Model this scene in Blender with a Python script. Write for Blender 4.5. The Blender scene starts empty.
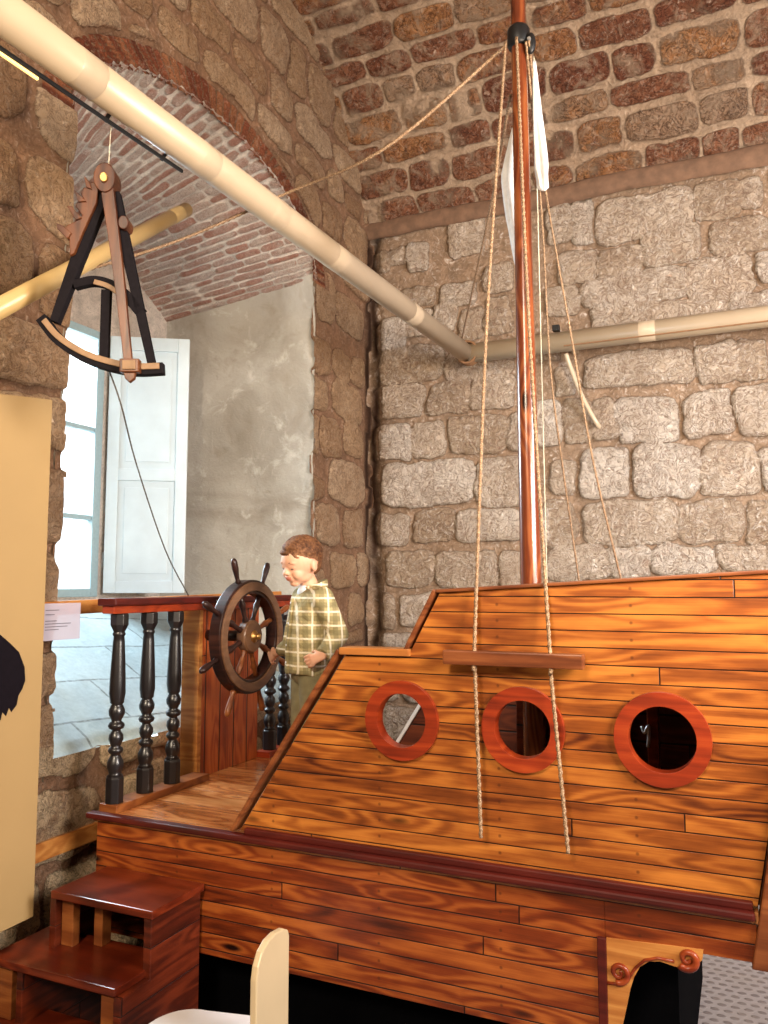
import bpy, bmesh, math, random
import numpy as np
from math import sin, cos, pi, radians, sqrt, atan2
from mathutils import Vector, Matrix, noise as mnoise

S = bpy.context.scene
COL = S.collection
random.seed(7)

# ------------------------------------------------------------------ camera, world, lights
cam_data = bpy.data.cameras.new('camera')
cam = bpy.data.objects.new('camera', cam_data)
COL.objects.link(cam)
cam_data.sensor_fit = 'VERTICAL'
cam_data.sensor_height = 36.0
cam_data.sensor_width = 27.0
cam_data.lens = 800.0 / 1024.0 * 36.0
cam_data.clip_start = 0.05
cam.location = (0, 0, 1.5)
cam.rotation_euler = (radians(90) + math.atan(74 / 800.0), 0, radians(24.2))
S.camera = cam

S.view_settings.view_transform = 'Standard'
S.view_settings.look = 'None'
S.view_settings.gamma = 1.0
S.view_settings.use_curve_mapping = False
S.view_settings.exposure = 0.1

world = bpy.data.worlds.new('world')
S.world = world
world.use_nodes = True
bg = world.node_tree.nodes['Background']
bg.inputs[0].default_value = (0.86, 0.95, 1.0, 1)
bg.inputs[1].default_value = 3.5


def area(name, loc, target, size, power, color, size_y=None, spread=180):
    ld = bpy.data.lights.new(name, 'AREA')
    ld.energy = power
    ld.color = color
    ld.size = size
    if size_y:
        ld.shape = 'RECTANGLE'
        ld.size_y = size_y
    ld.spread = radians(spread)
    o = bpy.data.objects.new(name, ld)
    COL.objects.link(o)
    o.location = loc
    d = Vector(target) - Vector(loc)
    o.rotation_euler = d.to_track_quat('-Z', 'Y').to_euler()
    return o


# daylight arriving through the deep window niche
area('window_daylight', (-4.3, 3.0, 2.9), (-2.3, 3.15, 1.1), 1.0, 330, (0.80, 0.92, 1.0), 1.5)
# added area light out of view at the right, cool fill for the back wall
area('right_cool_fill', (3.5, 1.6, 2.6), (-0.2, 4.9, 1.5), 1.2, 195, (0.98, 0.96, 0.97), 1.8, 120)
# added warm fill lights out of view, no fittings modelled for them
area('warm_fill_centre', (-0.5, -2.6, 4.0), (-1.1, 3.4, 1.9), 1.1, 200, (1.0, 0.84, 0.64), 1.0)
area('warm_fill_left', (-0.9, -1.2, 3.0), (-2.3, 2.6, .8), 0.5, 20, (1.0, 0.82, 0.58), 0.5, 100)
area('vault_fill', (1.2, 1.2, 2.0), (-0.8, 4.2, 4.5), 0.9, 180, (1.0, 0.82, 0.62), 0.8)  # added fill aimed up to brighten the vault


# ------------------------------------------------------------------ node helpers
class NT:
    def __init__(self, name):
        self.m = bpy.data.materials.new(name)
        self.m.use_nodes = True
        self.t = self.m.node_tree
        self.b = self.t.nodes['Principled BSDF']

    def n(self, kind, **kw):
        nd = self.t.nodes.new(kind)
        for k, v in kw.items():
            setattr(nd, k, v)
        return nd

    def put(self, sock, v):
        if isinstance(v, bpy.types.NodeSocket):
            self.t.links.new(v, sock)
        elif v is not None:
            if isinstance(v, (tuple, list)) and len(v) == 3 and len(sock.default_value) == 4:
                v = (*v, 1)
            sock.default_value = v

    def math(self, op, a, b=None, c=None, clamp=False):
        nd = self.n('ShaderNodeMath', operation=op)
        nd.use_clamp = clamp
        self.put(nd.inputs[0], a)
        if b is not None:
            self.put(nd.inputs[1], b)
        if c is not None:
            self.put(nd.inputs[2], c)
        return nd.outputs[0]

    def coord(self, kind='Object'):
        return self.n('ShaderNodeTexCoord').outputs[kind]

    def sep(self, v):
        nd = self.n('ShaderNodeSeparateXYZ')
        self.put(nd.inputs[0], v)
        return nd.outputs

    def comb(self, x, y, z):
        nd = self.n('ShaderNodeCombineXYZ')
        for i, v in enumerate((x, y, z)):
            self.put(nd.inputs[i], v)
        return nd.outputs[0]

    def noise(self, vec, scale, detail=4, rough=.55, dist=0, out=0):
        nd = self.n('ShaderNodeTexNoise')
        self.put(nd.inputs['Vector'], vec)
        nd.inputs['Scale'].default_value = scale
        nd.inputs['Detail'].default_value = detail
        nd.inputs['Roughness'].default_value = rough
        nd.inputs['Distortion'].default_value = dist
        return nd.outputs[out]

    def white(self, vec):
        nd = self.n('ShaderNodeTexWhiteNoise', noise_dimensions='3D')
        self.put(nd.inputs[0], vec)
        return nd.outputs[0]

    def mix(self, f, a, b, blend='MIX'):
        nd = self.n('ShaderNodeMix', data_type='RGBA', blend_type=blend)
        self.put(nd.inputs[0], f)
        self.put(nd.inputs[6], a)
        self.put(nd.inputs[7], b)
        return nd.outputs[2]

    def ramp(self, f, stops):
        nd = self.n('ShaderNodeValToRGB')
        self.put(nd.inputs[0], f)
        e = nd.color_ramp.elements
        while len(e) < len(stops):
            e.new(0.5)
        for i, (p, c) in enumerate(stops):
            e[i].position = p
            e[i].color = (*c, 1) if len(c) == 3 else c
        return nd.outputs[0]

    def rng(self, v, a, b, c=0.0, d=1.0):
        nd = self.n('ShaderNodeMapRange')
        self.put(nd.inputs[0], v)
        for i, x in enumerate((a, b, c, d)):
            nd.inputs[i + 1].default_value = x
        return nd.outputs[0]

    def bump(self, h, strength=.5, dist=.01, normal=None):
        nd = self.n('ShaderNodeBump')
        nd.inputs['Strength'].default_value = strength
        nd.inputs['Distance'].default_value = dist
        self.put(nd.inputs['Height'], h)
        if normal is not None:
            self.put(nd.inputs['Normal'], normal)
        return nd.outputs[0]

    def out(self, color=None, rough=None, normal=None, metal=None, spec=None, coat=None):
        if color is not None:
            self.put(self.b.inputs['Base Color'], color)
        if rough is not None:
            self.put(self.b.inputs['Roughness'], rough)
        if normal is not None:
            self.put(self.b.inputs['Normal'], normal)
        if metal is not None:
            self.put(self.b.inputs['Metallic'], metal)
        if spec is not None:
            self.b.inputs['Specular IOR Level'].default_value = spec
        if coat is not None:
            self.b.inputs['Coat Weight'].default_value = coat
            self.b.inputs['Coat Roughness'].default_value = .18
        return self.m


def wood(name, dark, mid, light, width=.046, board=1.1, axis='X', across='Z', rough=.38, gap=.045,
         knots=True, nails=False, coat=.10, contrast=1.0, planks=True, off=0.0):
    """planked, stained timber: boards run along `axis`, stacked along `across`"""
    t = NT(name)
    co = t.coord()
    x, y, z = t.sep(co)
    d = {'X': x, 'Y': y, 'Z': z}
    L = d[axis]
    A = d[across]
    T = d[[k for k in 'XYZ' if k not in (axis, across)][0]]
    if planks:
        k0 = t.math('ADD', t.math('DIVIDE', A, width), off)
        k = t.math('FLOOR', k0)
        fr = t.math('FRACT', k0)
        r1 = t.white(t.comb(k, 3.1, 7.7))
        l0 = t.math('ADD', t.math('DIVIDE', L, board), t.math('MULTIPLY', r1, 5.0))
        kb = t.math('FLOOR', l0)
        fb = t.math('FRACT', l0)
        r2 = t.white(t.comb(k, kb, 1.7))
    else:
        r2 = 0.37
    sh = t.math('MULTIPLY', r2, 23.0)
    # knots
    vv = t.comb(t.math('ADD', t.math('MULTIPLY', L, 2.6), sh), t.math('MULTIPLY', A, 9.0), t.math('MULTIPLY', T, 2.0))
    vo = t.n('ShaderNodeTexVoronoi', feature='F1', voronoi_dimensions='3D')
    t.put(vo.inputs['Vector'], vv)
    vo.inputs['Scale'].default_value = 1.0
    kd = vo.outputs['Distance']
    knot = t.rng(kd, .13, .06, 0, 1) if knots else 0.0
    swirl = t.rng(kd, .5, .0, 0, 1)
    # growth-ring figure, bent round the knots
    gv = t.comb(t.math('ADD', t.math('MULTIPLY', L, 1.3), sh), t.math('ADD', t.math('MULTIPLY', A, 13.0), sh), t.math('MULTIPLY', T, 5.0))
    g = t.noise(gv, 1.0, 2, .45, .25)
    ph = t.math('ADD', t.math('MULTIPLY', g, 34.0), t.math('MULTIPLY', swirl, 14.0 if knots else 0.0))
    ring = t.math('ADD', t.math('MULTIPLY', t.math('SINE', ph), .5), .5)
    fv = t.comb(t.math('MULTIPLY', L, 5.0), t.math('MULTIPLY', A, 240.0), t.math('MULTIPLY', T, 60.0))
    fine = t.noise(fv, 1.0, 3, .6)
    blot = t.noise(t.comb(t.math('MULTIPLY', L, 3.5), t.math('MULTIPLY', A, 11.0), T), 1.0, 4, .6)
    v = t.math('ADD', t.math('MULTIPLY', ring, .27 * contrast), t.math('MULTIPLY', fine, .30))
    v = t.math('ADD', v, t.math('MULTIPLY', blot, .80 * contrast))
    v = t.math('ADD', v, t.math('MULTIPLY', r2, .24) if planks else .12)
    v = t.math('SUBTRACT', v, .12 + .14 * contrast)
    col = t.ramp(v, [(.18, dark), (.5, mid), (.86, light)])
    if knots:
        col = t.mix(knot, col, tuple(c * .16 for c in dark))
    h = t.math('MULTIPLY', fine, .25)
    if planks:
        e = t.math('ABSOLUTE', t.math('SUBTRACT', fr, .5))
        gm = t.rng(e, .5 - gap, .5 - gap * .45, 0, 1)
        eb = t.math('ABSOLUTE', t.math('SUBTRACT', fb, .5))
        gb = t.rng(eb, .5 - .0022 / board * 1.2, .5 - .0009 / board, 0, 1)
        gm = t.math('MAXIMUM', gm, gb)
        if nails:
            nx = t.math('SUBTRACT', t.math('FRACT', t.math('DIVIDE', t.math('ADD', L, 5.0), .372)), .5)
            nx = t.math('MULTIPLY', nx, .372)
            na = t.math('MULTIPLY', t.math('SUBTRACT', fr, .5), width)
            nd_ = t.math('SQRT', t.math('ADD', t.math('MULTIPLY', nx, nx), t.math('MULTIPLY', na, na)))
            col = t.mix(t.rng(nd_, .0060, .0025, 0, .6), col, (.05, .012, .004))
        col = t.mix(gm, col, tuple(c * .10 for c in dark))
        h = t.math('SUBTRACT', h, t.math('MULTIPLY', gm, 2.2))
    nrm = t.bump(h, .5, .0022)
    t.out(col, rough, nrm, coat=coat, spec=.3)
    return t.m


def plain(name, color, rough=.5, metal=0.0, bumpy=0.0, scale=60, var=.12, spec=None, coat=None):
    t = NT(name)
    co = t.coord()
    nz = t.noise(co, scale, 4)
    c2 = tuple(max(0, c * (1 - var * 1.6)) for c in color)
    c1 = tuple(min(1, c * (1 + var)) for c in color)
    col = t.mix(t.rng(nz, .3, .7), c2, c1)
    nrm = t.bump(nz, bumpy, .004) if bumpy else None
    t.out(col, rough, nrm, metal=metal, spec=spec, coat=coat)
    return t.m


def masonry(name, mortar, stones, bump=.9, fine=30.0, speck=0.5, white=(.62, .53, .45), dark=(.06, .028, .015), smear=0.0):
    """reads the 'st' attribute: R stone mask, G random per stone, B brickness (0..1)"""
    t = NT(name)
    at = t.n('ShaderNodeAttribute', attribute_name='st')
    r, g, b = t.sep(at.outputs['Vector'])
    co = t.coord()
    big = t.noise(co, 2.3, 3, .6)
    med = t.noise(co, 11.0, 5, .62, .6)
    hf = t.noise(co, fine, 6, .72, 1.6)
    sc = t.ramp(t.math('ADD', g, t.math('MULTIPLY', t.math('SUBTRACT', med, .5), .7)),
                [(i / (len(stones) - 1) * .9 + .05, s) for i, s in enumerate(stones)])
    bc = t.ramp(t.math('ADD', g, t.math('MULTIPLY', t.math('SUBTRACT', med, .5), .5)),
                [(.1, (.17, .045, .022)), (.5, (.30, .085, .04)), (.9, (.42, .17, .08))])
    sc = t.mix(b, sc, bc)
    crunch = t.rng(hf, .36, .64, 0, 1)
    sc = t.mix(t.math('MULTIPLY', t.rng(hf, .52, .68), speck), sc, white)
    sc = t.mix(t.math('MULTIPLY', t.rng(hf, .46, .34), speck * .9), sc, dark)
    mc = t.mix(t.rng(med, .3, .7), tuple(c * .72 for c in mortar), tuple(min(1, c * 1.22) for c in mortar))
    mc = t.mix(t.rng(hf, .50, .36, 0, .55), mc, tuple(c * .45 for c in mortar))
    mc = t.mix(t.rng(hf, .54, .70, 0, .45), mc, white)
    vein = t.math('ABSOLUTE', t.math('SUBTRACT', t.noise(co, fine * .55, 4, .6, 2.2), .5))
    sc = t.mix(t.rng(vein, .035, .004, 0, speck * 1.1), sc, dark)
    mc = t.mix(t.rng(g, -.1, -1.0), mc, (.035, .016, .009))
    if smear:
        bl = t.noise(co, 6.5, 5, .7, .8)
        sc = t.mix(t.rng(bl, .50, .62, 0, smear), sc, tuple(c * 1.1 for c in mortar))
        sc = t.mix(t.rng(bl, .44, .34, 0, smear * .6), sc, dark)
    mk = t.math('ADD', r, t.math('MULTIPLY', t.math('SUBTRACT', hf, .5), .9), clamp=False)
    mk = t.rng(mk, .35, .6)
    col = t.mix(mk, mc, sc)
    col = t.mix(t.rng(big, .35, .7, 0, .35), col, t.mix(1.0, col, (.62, .50, .40), 'MULTIPLY'))
    h = t.math('ADD', t.math('MULTIPLY', crunch, t.rng(mk, 0, 1, .45, 1.0)), t.math('MULTIPLY', mk, .5))
    h = t.math('ADD', h, t.math('MULTIPLY', t.math('MULTIPLY', t.rng(vein, 0, .06), mk), .6))
    t.out(col, .9, t.bump(h, bump, .02), spec=.15)
    return t.m


# ------------------------------------------------------------------ materials
M = {}
M['hull'] = wood('stained_hull_planks', (.060, .011, .003), (.235, .062, .010), (.47, .165, .028), .0462, 3.2, nails=True, off=.18)
M['hull_low'] = wood('stained_lower_planks', (.042, .006, .002), (.165, .028, .005), (.37, .10, .018), .0495, 1.9, nails=True, off=.45)
M['deck'] = wood('varnished_deck_boards', (.17, .045, .011), (.38, .13, .038), (.58, .27, .10), .19, 2.2, across='Y', rough=.22, coat=.6, gap=.01)
M['red_wood'] = wood('red_brown_timber', (.06, .007, .003), (.17, .022, .006), (.30, .055, .013), planks=False, coat=.1, rough=.32)
M['red_wood_z'] = wood('red_brown_boards', (.10, .013, .004), (.27, .045, .010), (.45, .11, .024), .105, 3.0, axis='Z', across='Y', coat=.1)
M['cherry'] = wood('cherry_stained_ring', (.10, .010, .003), (.235, .026, .006), (.38, .062, .012), planks=False, knots=False, coat=.12, contrast=.8)
M['dark_red'] = wood('mahogany_trim', (.022, .003, .002), (.060, .005, .003), (.095, .010, .005), planks=False, knots=False, coat=0, rough=.5)
M['step'] = wood('mahogany_steps', (.022, .004, .002), (.075, .009, .003), (.16, .024, .007), planks=False, coat=.3, rough=.28)
M['step_side'] = wood('mahogany_step_boards', (.016, .003, .002), (.055, .008, .003), (.14, .022, .007), .14, 2, axis='Y', coat=.3, gap=.012)
M['orange_wood'] = wood('orange_pine', (.22, .065, .014), (.39, .145, .033), (.56, .26, .07), planks=False, coat=.1)
M['bar_wood'] = wood('brown_stained_bar', (.05, .012, .004), (.14, .038, .012), (.26, .085, .026), planks=False, knots=False, coat=.1)
M['post_wood'] = wood('reddish_pine_post', (.08, .020, .006), (.18, .050, .013), (.30, .105, .028), planks=False, knots=False, coat=.1)
M['mast'] = wood('oiled_mast_timber', (.045, .009, .004), (.12, .026, .009), (.26, .08, .024), planks=False, axis='Z', across='X', coat=.4, rough=.25)
M['inner'] = wood('dark_inner_planks', (.035, .008, .004), (.09, .018, .007), (.17, .038, .012), .11, 1.4, coat=0, rough=.6)
M['black_wood'] = plain('black_painted_turned_wood', (.008, .006, .007), .35, coat=.1)
M['black_matt'] = plain('matt_black_octant_paint', (.012, .010, .012), .85, spec=.05)
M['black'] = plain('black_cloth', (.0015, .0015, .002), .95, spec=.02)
M['ink'] = plain('black_print', (.006, .004, .007), .8, spec=.1)
M['wheel_dark'] = wood('dark_wheel_timber', (.012, .005, .004), (.018, .006, .005), (.045, .015, .010), planks=False, knots=False, coat=.08)
M['wheel_ring'] = wood('brown_wheel_face', (.09, .042, .022), (.17, .085, .045), (.26, .14, .075), planks=False, knots=False, coat=.2, contrast=.5)
M['brass'] = plain('aged_brass', (.55, .33, .12), .35, metal=.9)
M['iron'] = plain('black_iron', (.012, .012, .013), .45, metal=.4)
M['steel'] = plain('bare_steel', (.55, .55, .55), .35, metal=.9)
M['cream'] = plain('cream_panel_paint', (.37, .245, .105), .55, var=.03, scale=3)
M['pipe'] = plain('cream_pipe_plastic', (.47, .37, .26), .35, var=.05, scale=4)
M['pipe_gold'] = plain('yellowed_pipe_plastic', (.48, .33, .14), .35, var=.05, scale=4)
M['white_paint'] = plain('white_window_paint', (.58, .66, .69), .45, var=.04, scale=8)
M['frame_paint'] = plain('blue_grey_frame_paint', (.30, .42, .46), .5, var=.05)
M['chair_cream'] = plain('cream_painted_plywood', (.56, .44, .27), .4, var=.03, scale=5)
M['chair_white'] = plain('white_seat_laminate', (.72, .74, .80), .3, var=.03, scale=5)
M['sail'] = plain('white_sailcloth', (.64, .64, .64), .8, bumpy=.5, scale=40, var=.08)
M['rope_dark'] = plain('brown_rope_fibre', (.20, .10, .045), .9)
M['thread'] = plain('pale_thread', (.60, .55, .42), .8)
M['wire'] = plain('grey_cord', (.10, .09, .08), .7)
M['sext_wood'] = wood('worn_octant_wood', (.008, .003, .002), (.050, .013, .005), (.12, .036, .011), planks=False, knots=False, contrast=1.3, axis='Z', across='X')
M['sext_tan'] = plain('tan_octant_scale', (.26, .15, .075), .6, var=.15, scale=30)


def rope_material():
    t = NT('twisted_hemp')
    co = t.coord()
    nz = t.noise(co, 260, 3)
    col = t.ramp(nz, [(.3, (.07, .035, .018)), (.5, (.24, .145, .08)), (.7, (.46, .33, .21))])
    t.out(col, .9, t.bump(nz, .6, .002))
    return t.m


M['rope'] = rope_material()


def plaster_material():
    t = NT('mottled_lime_plaster')
    co = t.coord()
    a = t.noise(co, 1.7, 5, .6, .8)
    b = t.noise(co, 7.0, 6, .65, .5)
    c = t.noise(co, 60.0, 4, .6)
    x, y, z = t.sep(co)
    col = t.ramp(a, [(.30, (.27, .235, .19)), (.48, (.36, .33, .28)), (.62, (.43, .40, .35)), (.75, (.34, .29, .22))])
    col = t.mix(t.rng(b, .56, .72, 0, .7), col, (.58, .55, .49))
    col = t.mix(t.rng(b, .42, .30, 0, .4), col, (.22, .18, .13))
    h = t.math('ADD', b, t.math('MULTIPLY', c, .35))
    t.out(col, .92, t.bump(h, .7, .012), spec=.15)
    return t.m


M['plaster'] = plaster_material()


def sill_material():
    t = NT('grey_sill_pavers')
    co = t.coord()
    x, y, z = t.sep(co)
    br = t.n('ShaderNodeTexBrick')
    rot = t.n('ShaderNodeMapping')
    t.put(rot.inputs[0], t.comb(y, x, 0.0))
    rot.inputs['Rotation'].default_value = (0, 0, radians(-6))
    t.put(br.inputs['Vector'], rot.outputs[0])
    br.inputs['Color1'].default_value = (.36, .45, .48, 1)
    br.inputs['Color2'].default_value = (.28, .37, .40, 1)
    br.inputs['Mortar'].default_value = (.10, .12, .12, 1)
    br.inputs['Scale'].default_value = 1.0
    br.inputs['Mortar Size'].default_value = .006
    br.inputs['Brick Width'].default_value = .62
    br.inputs['Row Height'].default_value = .27
    nz = t.noise(co, 38, 5, .7)
    col = t.mix(t.rng(nz, .35, .65, 0, .5), br.outputs[0], (.46, .57, .60))
    t.out(col, .6, t.bump(nz, .5, .006))
    return t.m


M['sill'] = sill_material()


def floor_material():
    t = NT('grey_studded_floor')
    co = t.coord()
    x, y, z = t.sep(co)
    u = t.math('DIVIDE', x, .044)
    v = t.math('DIVIDE', y, .040)
    row = t.math('FLOOR', v)
    u2 = t.math('ADD', u, t.math('MULTIPLY', t.math('MODULO', row, 2.0), .5))
    fu = t.math('SUBTRACT', t.math('FRACT', u2), .5)
    fv = t.math('SUBTRACT', t.math('FRACT', v), .5)
    d = t.math('SQRT', t.math('ADD', t.math('POWER', t.math('MULTIPLY', fu, 1.15), 2), t.math('POWER', t.math('MULTIPLY', fv, 1.5), 2)))
    m = t.rng(d, .44, .34)
    nz = t.noise(co, 9, 4)
    col = t.mix(m, (.28, .25, .25), (.15, .125, .125))
    col = t.mix(t.rng(nz, .4, .7, 0, .3), col, (.25, .21, .18))
    t.out(col, .4, t.bump(m, .6, .003))
    return t.m


M['floor'] = floor_material()

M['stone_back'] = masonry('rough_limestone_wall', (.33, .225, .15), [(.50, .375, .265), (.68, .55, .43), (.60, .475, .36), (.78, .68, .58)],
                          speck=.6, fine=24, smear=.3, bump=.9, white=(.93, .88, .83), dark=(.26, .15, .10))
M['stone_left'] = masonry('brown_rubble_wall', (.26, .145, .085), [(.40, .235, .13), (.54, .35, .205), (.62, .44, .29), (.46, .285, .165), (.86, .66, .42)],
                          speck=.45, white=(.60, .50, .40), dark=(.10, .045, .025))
M['vault'] = masonry('red_brick_vault', (.43, .305, .21), [(.24, .080, .043), (.36, .15, .078), (.31, .12, .065), (.54, .25, .10), (.44, .28, .18)],
                     bump=1.0, fine=26, speck=.65, smear=.75, white=(.60, .49, .39), dark=(.05, .018, .012))
M['niche_brick'] = masonry('weathered_niche_brick', (.72, .63, .55), [(.66, .52, .44), (.52, .25, .18), (.70, .58, .50), (.55, .34, .27)],
                           bump=.8, fine=60, speck=.45, white=(.78, .72, .66), dark=(.22, .13, .10))


# ------------------------------------------------------------------ object helpers
def mesh_obj(name, verts, faces, mat, parent=None, smooth=False, bevel=0.0, loc=None, mats=None, fmat=None):
    base = Vector((0, 0, 0))
    if loc is not None:
        base = Vector(loc)
    p = parent
    off = Vector((0, 0, 0))
    while p is not None:
        off += Vector(p.location)
        p = p.parent
    me = bpy.data.meshes.new(name)
    me.from_pydata([tuple(Vector(v) - off - base) for v in verts], [], faces)
    bm = bmesh.new()
    bm.from_mesh(me)
    bmesh.ops.recalc_face_normals(bm, faces=bm.faces)
    if bevel:
        es = [e for e in bm.edges if len(e.link_faces) == 2 and e.calc_face_angle(0) > .5]
        if es:
            bmesh.ops.bevel(bm, geom=es, offset=bevel, segments=2, affect='EDGES', profile=.6, clamp_overlap=True)
    bm.to_mesh(me)
    bm.free()
    if mats:
        for m in mats:
            me.materials.append(m)
    else:
        me.materials.append(mat)
    if fmat:
        for i, k in fmat.items():
            me.polygons[i].material_index = k
    if smooth:
        me.shade_smooth()
    o = bpy.data.objects.new(name, me)
    COL.objects.link(o)
    o.location = base
    if parent:
        o.parent = parent
    return o


class MB:
    def __init__(self):
        self.v = []
        self.f = []

    def add(self, vs, fs):
        n = len(self.v)
        self.v += [tuple(v) for v in vs]
        self.f += [tuple(i + n for i in f) for f in fs]
        return self

    def box(self, x0, x1, y0, y1, z0, z1):
        vs = [(x, y, z) for x in (x0, x1) for y in (y0, y1) for z in (z0, z1)]
        return self.add(vs, [(0, 1, 3, 2), (4, 6, 7, 5), (0, 4, 5, 1), (2, 3, 7, 6), (0, 2, 6, 4), (1, 5, 7, 3)])

    def prism(self, poly, axis, a0, a1):
        """poly: 2-D points in the two other axes (in XYZ order), extruded along axis"""
        n = len(poly)

        def p(q, a):
            if axis == 'Y':
                return (q[0], a, q[1])
            if axis == 'X':
                return (a, q[0], q[1])
            return (q[0], q[1], a)
        vs = [p(q, a0) for q in poly] + [p(q, a1) for q in poly]
        fs = [tuple(range(n)), tuple(range(2 * n - 1, n - 1, -1))]
        fs += [(i, (i + 1) % n, n + (i + 1) % n, n + i) for i in range(n)]
        return self.add(vs, fs)

    def beam(self, a, b, w, h, up=(0, 0, 1)):
        a = Vector(a)
        b = Vector(b)
        d = (b - a).normalized()
        s = d.cross(Vector(up)).normalized() * (w / 2)
        u = s.cross(d).normalized() * (h / 2)
        vs = [p + i * s + j * u for p in (a, b) for i, j in ((-1, -1), (1, -1), (1, 1), (-1, 1))]
        return self.add(vs, [(3, 2, 1, 0), (4, 5, 6, 7), (0, 1, 5, 4), (1, 2, 6, 5), (2, 3, 7, 6), (3, 0, 4, 7)])

    def tube(self, pts, r, n=10, lobes=0, twist=0.0, caps=True):
        pts = [Vector(p) for p in pts]
        rr = r if isinstance(r, (list, tuple)) else [r] * len(pts)
        ref = None
        rings = []
        acc = 0
        for i, p in enumerate(pts):
            d = (pts[min(i + 1, len(pts) - 1)] - pts[max(i - 1, 0)]).normalized()
            if ref is None:
                ref = Vector((1, 0, 0)) if abs(d.x) < .8 else Vector((0, 1, 0))
            s = (ref - d * ref.dot(d)).normalized()
            ref = s
            u = d.cross(s)
            if i:
                acc += (pts[i] - pts[i - 1]).length
            ring = []
            for k in range(n):
                a = 2 * pi * k / n
                q = rr[i] * (1 + (.22 * cos(lobes * a) if lobes else 0))
                a2 = a + acc * twist
                ring.append(p + (s * cos(a2) + u * sin(a2)) * q)
            rings.append(ring)
        vs = [v for ring in rings for v in ring]
        m = len(pts)
        fs = [(i * n + k, i * n + (k + 1) % n, (i + 1) * n + (k + 1) % n, (i + 1) * n + k) for i in range(m - 1) for k in range(n)]
        if caps:
            fs += [tuple(range(n))[::-1], tuple((m - 1) * n + k for k in range(n))]
        return self.add(vs, fs)

    def lathe(self, prof, base, axis=(0, 0, 1), n=20, sq=None):
        """prof: (r, h) pairs along axis from base"""
        ax = Vector(axis).normalized()
        s = Vector((1, 0, 0)) if abs(ax.x) < .8 else Vector((0, 1, 0))
        s = (s - ax * s.dot(ax)).normalized()
        u = ax.cross(s)
        base = Vector(base)
        vs = []
        for r, h in prof:
            for k in range(n):
                a = 2 * pi * (k + .5) / n
                vs.append(base + ax * h + (s * cos(a) + u * sin(a)) * r)
        m = len(prof)
        fs = [(i * n + k, i * n + (k + 1) % n, (i + 1) * n + (k + 1) % n, (i + 1) * n + k) for i in range(m - 1) for k in range(n)]
        fs += [tuple(range(n))[::-1], tuple((m - 1) * n + k for k in range(n))]
        return self.add(vs, fs)

    def ellipsoid(self, c, r, n=16, m=10, rot=None):
        c = Vector(c)
        vs = []
        for i in range(1, m):
            th = pi * i / m
            for k in range(n):
                a = 2 * pi * k / n
                v = Vector((r[0] * sin(th) * cos(a), r[1] * sin(th) * sin(a), r[2] * cos(th)))
                if rot:
                    v = rot @ v
                vs.append(c + v)
        t = Vector((0, 0, r[2]))
        if rot:
            t = rot @ t
        top = len(vs)
        vs += [c + t, c - t]
        fs = [(i * n + k, i * n + (k + 1) % n, (i + 1) * n + (k + 1) % n, (i + 1) * n + k) for i in range(m - 2) for k in range(n)]
        fs += [(top, (k + 1) % n, k) for k in range(n)]
        fs += [(top + 1, (m - 2) * n + k, (m - 2) * n + (k + 1) % n) for k in range(n)]
        return self.add(vs, fs)

    def capsule(self, a, ra, b, rb, n=14, flat=None):
        a = Vector(a)
        b = Vector(b)
        d = (b - a)
        L = max(d.length, 1e-6)
        ax = d / L
        prof = [(ra * sin(t), -ra * cos(t)) for t in [pi / 2 * i / 4 for i in range(1, 5)]]
        prof += [(rb * cos(t), L + rb * sin(t)) for t in [pi / 2 * i / 4 for i in range(0, 4)]]
        return self.lathe(prof, a, ax, n)

    def build(self, name, mat, parent=None, **kw):
        return mesh_obj(name, self.v, self.f, mat, parent, **kw)


def thing(name, label, cat, loc=(0, 0, 0), group=None):
    o = bpy.data.objects.new(name, None)
    COL.objects.link(o)
    o.location = loc
    o.empty_display_size = .1
    o['label'] = label
    o['category'] = cat
    if group:
        o['group'] = group
    return o


def tag(o, label, cat, group=None):
    o['label'] = label
    o['category'] = cat
    if group:
        o['group'] = group
    return o


def struct(o):
    o['kind'] = 'structure'
    return o


def spline(pts, n=12):
    """Catmull-Rom through points"""
    P = [Vector(p) for p in pts]
    P = [P[0] * 2 - P[1]] + P + [P[-1] * 2 - P[-2]]
    out = []
    for i in range(1, len(P) - 2):
        for k in range(n):
            t = k / n
            a, b, c, d = P[i - 1], P[i], P[i + 1], P[i + 2]
            out.append(.5 * ((2 * b) + (c - a) * t + (2 * a - 5 * b + 4 * c - d) * t * t + (3 * b - a - 3 * c + d) * t ** 3))
    out.append(P[-2])
    return out


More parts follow.
